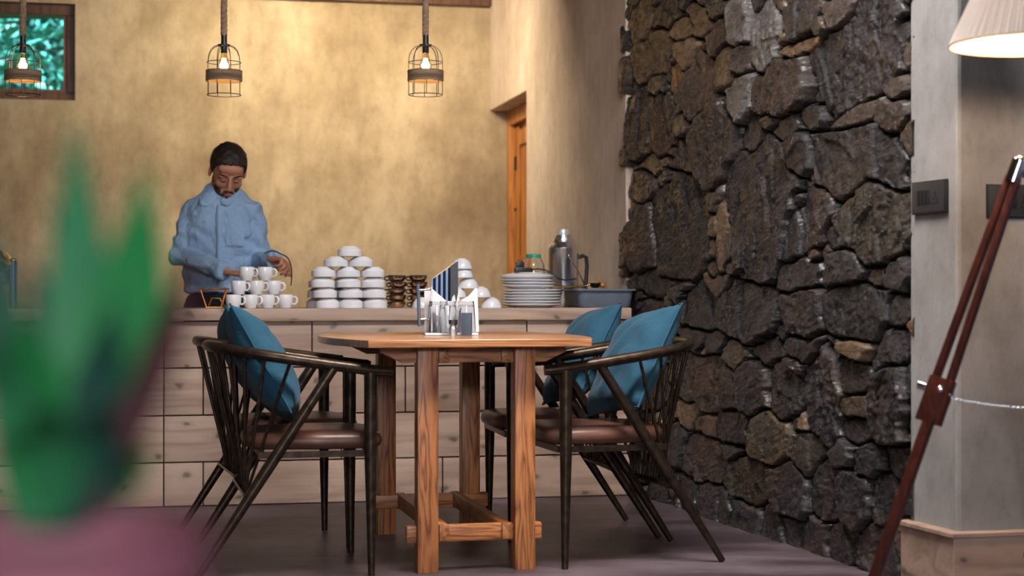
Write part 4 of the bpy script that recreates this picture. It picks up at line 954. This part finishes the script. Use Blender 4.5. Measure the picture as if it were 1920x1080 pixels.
# key joints
sl, sr = mp_(364, 392, 0.035), mp_(470, 397, 0.03)           # shoulders (image left / right)
el, er = mp_(336, 480, -0.02), mp_(489, 488, 0.03)
wl, wr_ = mp_(424, 509, -0.24), mp_(515, 488, -0.20)
hip = Vector((-0.02, 0.06, 0.86)); neck = mp_(411, 356, 0.045)
# head frame
HC = mp_(427, 322, -0.015)
HM = Matrix.Translation(HC) @ Matrix.Rotation(R(17), 4, 'Z') @ Matrix.Rotation(R(35), 4, 'X') @ Matrix.Rotation(R(4), 4, 'Y')
HS = 1.07
def hp(x, y, z_): return HM @ (Vector((x, y, z_))*HS)
HR = HM.to_3x3()
def hell(bm, c, r_, rot=None): ell(bm, hp(*c), tuple(x*HS for x in r_), (HR @ rot.to_matrix()) if rot else HR, 24, 16)
bm = BM()
hell(bm, (0, 0.012, 0.030), (0.074, 0.092, 0.086)); hell(bm, (0, -0.022, -0.010), (0.066, 0.066, 0.080)); hell(bm, (0, -0.030, -0.060), (0.052, 0.052, 0.048))
hell(bm, (0, -0.066, -0.094), (0.024, 0.018, 0.018)); hell(bm, (0, -0.060, 0.050), (0.056, 0.032, 0.032))
for s_ in (-1, 1):
    hell(bm, (s_*0.036, -0.066, -0.020), (0.024, 0.018, 0.024)); hell(bm, (s_*0.032, -0.083, 0.024), (0.024, 0.012, 0.009))
    hell(bm, (s_*0.030, -0.080, 0.006), (0.015, 0.012, 0.011)); hell(bm, (s_*0.011, -0.101, -0.034), (0.0085, 0.010, 0.008))
    hell(bm, (s_*0.076, 0.010, -0.004), (0.009, 0.018, 0.030), Euler((R(-12), 0, R(s_*20)))); hell(bm, (s_*0.050, -0.005, -0.062), (0.016, 0.035, 0.026))
cap(bm, hp(0, -0.088, 0.020), hp(0, -0.108, -0.028), 0.0085, 0.0125)
hell(bm, (0, -0.086, -0.060), (0.024, 0.012, 0.0065)); hell(bm, (0, -0.084, -0.071), (0.020, 0.012, 0.0065))
# neck, torso, arms under the shirt (continuous body)
cap(bm, hp(0, 0.030, -0.035), neck+Vector((0, 0.02, -0.06)), 0.054, 0.055)
ell(bm, (0.0, 0.05, 1.19), (0.145, 0.085, 0.19)); ell(bm, (-0.01, 0.055, 0.99), (0.13, 0.08, 0.16))
cap(bm, sl, sr, 0.032, 0.032); cap(bm, sl, el, 0.030, 0.022); cap(bm, el, wl, 0.018, 0.018); cap(bm, sr, er, 0.030, 0.024); cap(bm, er, wr_, 0.024, 0.024)
for s_ in (-1, 1): cap(bm, hip+Vector((s_*0.07, 0, -0.02)), hip+Vector((s_*0.10, 0.0, -0.42)), 0.065, 0.052); cap(bm, hip+Vector((s_*0.10, 0, -0.42)), Vector((hip.x+s_*0.11, 0.06, 0.09)), 0.052, 0.036)
# hands
def hand(bm, wrist, fwd, pn, side, curls, spread=0.011):
    fwd = Vector(fwd).normalized(); pn = Vector(pn); pn = (pn-fwd*pn.dot(fwd)).normalized(); sd = fwd.cross(pn)*side
    W = Vector(wrist)
    for i in range(4):      # palm
        cap(bm, W+sd*(i-1.5)*0.012, W+fwd*0.085+sd*(i-1.5)*0.019, 0.014, 0.0120)
    Ls = [0.070, 0.080, 0.074, 0.058]
    for i in range(4):
        p = W+fwd*0.085+sd*(i-1.5)*0.0195; d = fwd.copy(); a = 0; L = Ls[i]
        for j, (fr_, ra, rb2) in enumerate(((0.45, 0.0098, 0.0090), (0.31, 0.0090, 0.0084), (0.24, 0.0084, 0.0072))):
            a += curls[i]*(1.0, 1.15, 0.8)[j]; d = fwd*math.cos(a)+pn*math.sin(a)+sd*0.05*(i-1.5); q_ = p+d.normalized()*L*fr_; cap(bm, p, q_, ra, rb2, 10); p = q_
    p = W+fwd*0.025-sd*0.022; q_ = p+(fwd*0.75-sd*0.65+pn*0.35).normalized()*0.045; cap(bm, p, q_, 0.0135, 0.0110, 10)
    r_ = q_+(fwd*0.9-sd*0.1+pn*0.55).normalized()*0.032; cap(bm, q_, r_, 0.0105, 0.0092, 10); s2 = r_+(fwd*0.8+sd*0.25+pn*0.6).normalized()*0.025; cap(bm, r_, s2, 0.0092, 0.0078, 10)
hand(bm, wl+Vector((0.012, -0.006, -0.004)), (0.85, -0.45, -0.12), (0.0, 0.0, -1), -1, [0.35, 0.4, 0.45, 0.5])
hand(bm, wr_+Vector((-0.012, 0.004, -0.002)), (0.80, -0.60, -0.10), (-0.25, -0.35, -0.9), -1, [0.85, 0.95, 1.05, 1.1])
body = remesh('body', bm, M_skin, 0.0034, 4); body['label'] = 'bearded face, neck and hands with tanned skin'
# hair: dense shell over the cranium
def shell(name, c, r_, keep, m, disp, noise_s, parent=body, seg=(96, 64)):
    bm = BM(); bmesh.ops.create_uvsphere(bm, u_segments=seg[0], v_segments=seg[1], radius=1)
    rr_ = random.Random(3)
    for v in bm.verts:
        v.co = Vector((c[0]+v.co.x*r_[0], c[1]+v.co.y*r_[1], c[2]+v.co.z*r_[2]))
    bmesh.ops.delete(bm, geom=[v for v in bm.verts if not keep(v.co)], context='VERTS')
    for v in bm.verts:
        n_ = (v.co-Vector(c)).normalized(); v.co += n_*(disp*(math.sin(v.co.x*noise_s)*math.sin(v.co.y*noise_s*1.3+1)*math.sin(v.co.z*noise_s*0.9+2))+rr_.uniform(-0.0009, 0.0009)); v.co = hp(*v.co)
    o = obj(name, bm, m, parent, smooth=180); md = o.modifiers.new('t', 'SOLIDIFY'); md.thickness = 0.012; md.offset = -1; return o
def hair_keep(p):
    if p.z > 0.078-7.0*(abs(p.x)-0.012)**2+0.0035*math.sin(p.x*240)+0.002*math.sin(p.x*610): 
        return p.y > -0.088 or p.z > 0.070
    if p.y > 0.012-0.25*(p.z-0.03) and p.z > -0.055+0.0: return not (abs(p.x) > 0.06 and p.y < 0.028 and p.z < 0.028)
    return abs(p.x) > 0.052 and p.z > 0.006 and p.y > -0.050+0.5*(0.06-p.z)
shell('hair', (0, 0.010, 0.040), (0.0835, 0.1015, 0.093), hair_keep, M_hair, 0.0035, 120)
# beard & moustache shells
def beard_keep(p): return p.z < -0.030 and p.y < 0.018 and (p.z < -0.088 or abs(p.x) > 0.034 or (p.z < -0.078)) 
b1 = shell('beard', (0, -0.032, -0.060), (0.0575, 0.0560, 0.0560), beard_keep, M_beard, 0.0008, 200)
for s_ in (-1, 1):
    bm = BM(); hell(bm, (s_*0.054, -0.012, -0.028), (0.0135, 0.022, 0.034), Euler((R(15), 0, 0))); obj('sideburn', bm, M_beard, body)
bm = BM()
for s_ in (-1, 1): hell(bm, (s_*0.013, -0.0960, -0.0500), (0.016, 0.006, 0.0055), Euler((0, R(s_*14), R(s_*-20))))
hell(bm, (0, -0.0880, -0.0840), (0.012, 0.010, 0.006)); hell(bm, (0, -0.076, -0.098), (0.026, 0.016, 0.017)); obj('moustache', bm, M_beard, body)
bm = BM(); hell(bm, (0, -0.0975, -0.0620), (0.017, 0.005, 0.004)); hell(bm, (0, -0.0955, -0.0700), (0.014, 0.005, 0.0042)); obj('lips', bm, M_lips, body)
for s_ in (-1, 1):
    bm = BM(); tube(bm, [hp(s_*0.014, -0.0965, 0.028), hp(s_*0.030, -0.0955, 0.0335), hp(s_*0.046, -0.0835, 0.0300), hp(s_*0.055, -0.072, 0.022)], [0.0030, 0.0042, 0.0036, 0.0018], 8); obj('eyebrow', bm, M_hair, body)
    bm = BM(); tube(bm, [hp(s_*0.018, -0.0895, 0.003), hp(s_*0.030, -0.0925, 0.000), hp(s_*0.043, -0.0840, 0.004)], [0.0012, 0.0020, 0.0012], 8); obj('eyelashes', bm, M_hair, body)
# shirt
bm = BM()
def sect(z_, cx, cy, rx, ry): return (z_, cx, cy, rx, ry)
secs = [sect(0.915, -0.012, 0.055, 0.172, 0.115), sect(0.96, -0.016, 0.055, 0.170, 0.118), sect(1.03, -0.014, 0.05, 0.172, 0.120), sect(1.12, -0.005, 0.045, 0.178, 0.122), sect(1.22, 0.0, 0.035, 0.182, 0.120), sect(1.29, 0.003, 0.03, 0.178, 0.110), sect(1.34, 0.004, 0.035, 0.165, 0.098), sect(1.385, 0.003, 0.042, 0.125, 0.082), sect(1.415, 0.002, 0.047, 0.085, 0.070), sect(1.435, 0.001, 0.050, 0.064, 0.060)]
rg = []
for (z_, cx, cy, rx, ry) in secs:
    ring = []
    for k_ in range(48):
        a = 2*PI*k_/48; ca, sa = math.cos(a), math.sin(a); n_ = 2.5; rr_ = 1/((abs(ca)**n_+abs(sa)**n_)**(1/n_)); ring.append(bm.verts.new((cx+rx*ca*rr_, cy+ry*sa*rr_, z_)))
    rg.append(ring)
for A, B in zip(rg, rg[1:]):
    for k_ in range(48): bm.faces.new((A[k_], A[(k_+1) % 48], B[(k_+1) % 48], B[k_]))
bm.faces.new(rg[0][::-1]); bm.faces.new(rg[-1])
for (s0, e0, w0, r3) in ((sl, el, wl, 1), (sr, er, wr_, 1)):
    inner = Vector((s0.x*0.42, 0.045, s0.z+0.034)); cap(bm, inner, s0, 0.058, 0.060)
    mid = s0.lerp(e0, 0.5); cap(bm, s0, mid, 0.060, 0.057); cap(bm, mid, e0, 0.056, 0.052)
    m2 = e0.lerp(w0, 0.55); cap(bm, e0, m2, 0.051, 0.044); cend = e0.lerp(w0, 0.97); tube(bm, [m2, cend, w0], [0.045, 0.041, 0.040], 20)
shirt = remesh('shirt', bm, M_shirt, 0.006, 5)
tex = bpy.data.textures.new('folds', 'CLOUDS'); tex.noise_scale = 0.075; tex.noise_depth = 2
dm = shirt.modifiers.new('folds', 'DISPLACE'); dm.texture = tex; dm.strength = 0.032; dm.mid_level = 0.5; dm.texture_coords = 'LOCAL'
# gather folds running down from shoulders and across the elbows
me = shirt.data; co = np.empty(len(me.vertices)*3); me.vertices.foreach_get('co', co); co = co.reshape(-1, 3); nr = np.empty_like(co).ravel(); me.vertices.foreach_get('normal', nr); nr = nr.reshape(-1, 3)
f_ = np.sin(co[:, 0]*46+co[:, 2]*26+3*np.sin(co[:, 2]*16))*0.0035+np.sin(co[:, 2]*88+co[:, 0]*34+2*np.sin(co[:, 0]*30))*0.0026*np.clip((1.32-co[:, 2])*4, 0, 1)
co += nr*f_[:, None]; me.vertices.foreach_set('co', co.ravel()); me.update()
# collar
bm = BM()
nb = neck+Vector((0.0, -0.01, 0.0))
cpts = []
for k_ in range(25):
    a = R(-78+(336-180+0)*0)+2*PI*k_/24
for s_ in (-1, 1):
    A = [nb+Vector((0.006, -0.092, -0.062)), nb+Vector((s_*0.050, -0.066, -0.008)), nb+Vector((s_*0.072, -0.005, 0.022)), nb+Vector((s_*0.055, 0.050, 0.038)), nb+Vector((0, 0.072, 0.042))]
    B = [nb+Vector((s_*0.056+0.004, -0.122, -0.098)), nb+Vector((s_*0.092, -0.094, -0.058)), nb+Vector((s_*0.088, -0.01, -0.012)), nb+Vector((s_*0.066, 0.065, 0.004)), nb+Vector((0, 0.088, 0.006))]
    va = [bm.verts.new(p) for p in A]; vb = [bm.verts.new(p) for p in B]
    for i in range(4): bm.faces.new((va[i], va[i+1], vb[i+1], vb[i]))
o = obj('collar', bm, M_shirt, shirt, smooth=180); md = o.modifiers.new('s', 'SUBSURF'); md.levels = 2; md.render_levels = 2; md = o.modifiers.new('t', 'SOLIDIFY'); md.thickness = 0.004
# placket and buttons follow the chest
def chest_y(x, z_):
    s_ = min(secs, key=lambda q_: abs(q_[0]-z_)); i = secs.index(s_)
    for a, b2 in zip(secs, secs[1:]):
        if a[0] <= z_ <= b2[0]:
            f = (z_-a[0])/(b2[0]-a[0]); cy = a[2]+(b2[2]-a[2])*f; ry = a[4]+(b2[4]-a[4])*f; return cy-ry
    return s_[2]-s_[4]
zs = np.linspace(0.93, 1.33, 22)
bm = BM(); rowsv = []
for z_ in zs:
    y_ = chest_y(0, z_); rowsv.append([bm.verts.new((0.012+dx, y_-0.004+dy, z_)) for dx, dy in ((-0.015, 0.006), (-0.014, -0.001), (0.014, -0.001), (0.015, 0.006))])
for A, B in zip(rowsv, rowsv[1:]):
    for k_ in range(3): bm.faces.new((A[k_], A[k_+1], B[k_+1], B[k_]))
obj('placket', bm, M_shirt, shirt, smooth=180)
for z_ in (1.29, 1.20, 1.11, 1.02, 0.95):
    bm = BM(); lathe(bm, [(0, 0.0015), (0.005, 0.0015), (0.0055, 0)], 12, (0.012, chest_y(0, z_)-0.0055, z_), Matrix.Rotation(PI/2, 4, 'X')); obj('button', bm, plain('button', (0.3, 0.36, 0.45), 0.4), shirt)
bm = BM(); box(bm, (0.088, chest_y(0.09, 1.19)+0.006, 1.185), (0.085, 0.006, 0.10), Euler((0, 0, R(8))).to_matrix(), bev=0.002); obj('chest_pocket', bm, M_shirt, shirt)
# trousers, belt and shoes
bm = BM(); ell(bm, (-0.012, 0.055, 0.86), (0.158, 0.108, 0.12))
for s_ in (-1, 1): cap(bm, hip+Vector((s_*0.082, 0, -0.02)), hip+Vector((s_*0.10, 0.0, -0.42)), 0.088, 0.068); cap(bm, hip+Vector((s_*0.10, 0, -0.42)), Vector((hip.x+s_*0.11, 0.06, 0.115)), 0.066, 0.056)
remesh('trousers', bm, M_trouser, 0.008, 5)
for s_ in (-1, 1):
    bm = BM(); ell(bm, (hip.x+s_*0.115, -0.01, 0.036), (0.048, 0.135, 0.036)); ell(bm, (hip.x+s_*0.112, 0.075, 0.055), (0.042, 0.055, 0.05)); box(bm, (hip.x+s_*0.115, 0.0, 0.008), (0.088, 0.26, 0.016), bev=0.004); obj('shoe', bm, M_shoe, man)
# cable held in his hand
bm = BM(); P0 = [mp_(497, 474, -0.16), mp_(511, 470, -0.20), mp_(526, 476, -0.26), mp_(538, 482, -0.29), mp_(545, 495, -0.30), mp_(547, 515, -0.30), mp_(545, 540, -0.29)]
pp = []
for i in range(len(P0)-1):
    for u in (0, 0.25, 0.5, 0.75):
        Q = [P0[max(0, min(len(P0)-1, j))] for j in (i-1, i, i+1, i+2)]; pp.append(0.5*((2*Q[1])+(-Q[0]+Q[2])*u+(2*Q[0]-5*Q[1]+4*Q[2]-Q[3])*u*u+(-Q[0]+3*Q[1]-3*Q[2]+Q[3])*u**3))
tube(bm, pp, 0.0028, 8); o = obj('wire_loop', bm, M_black); o.location = MO; tag(o, 'thin black bent wire held up in the man\'s hand', 'wire')
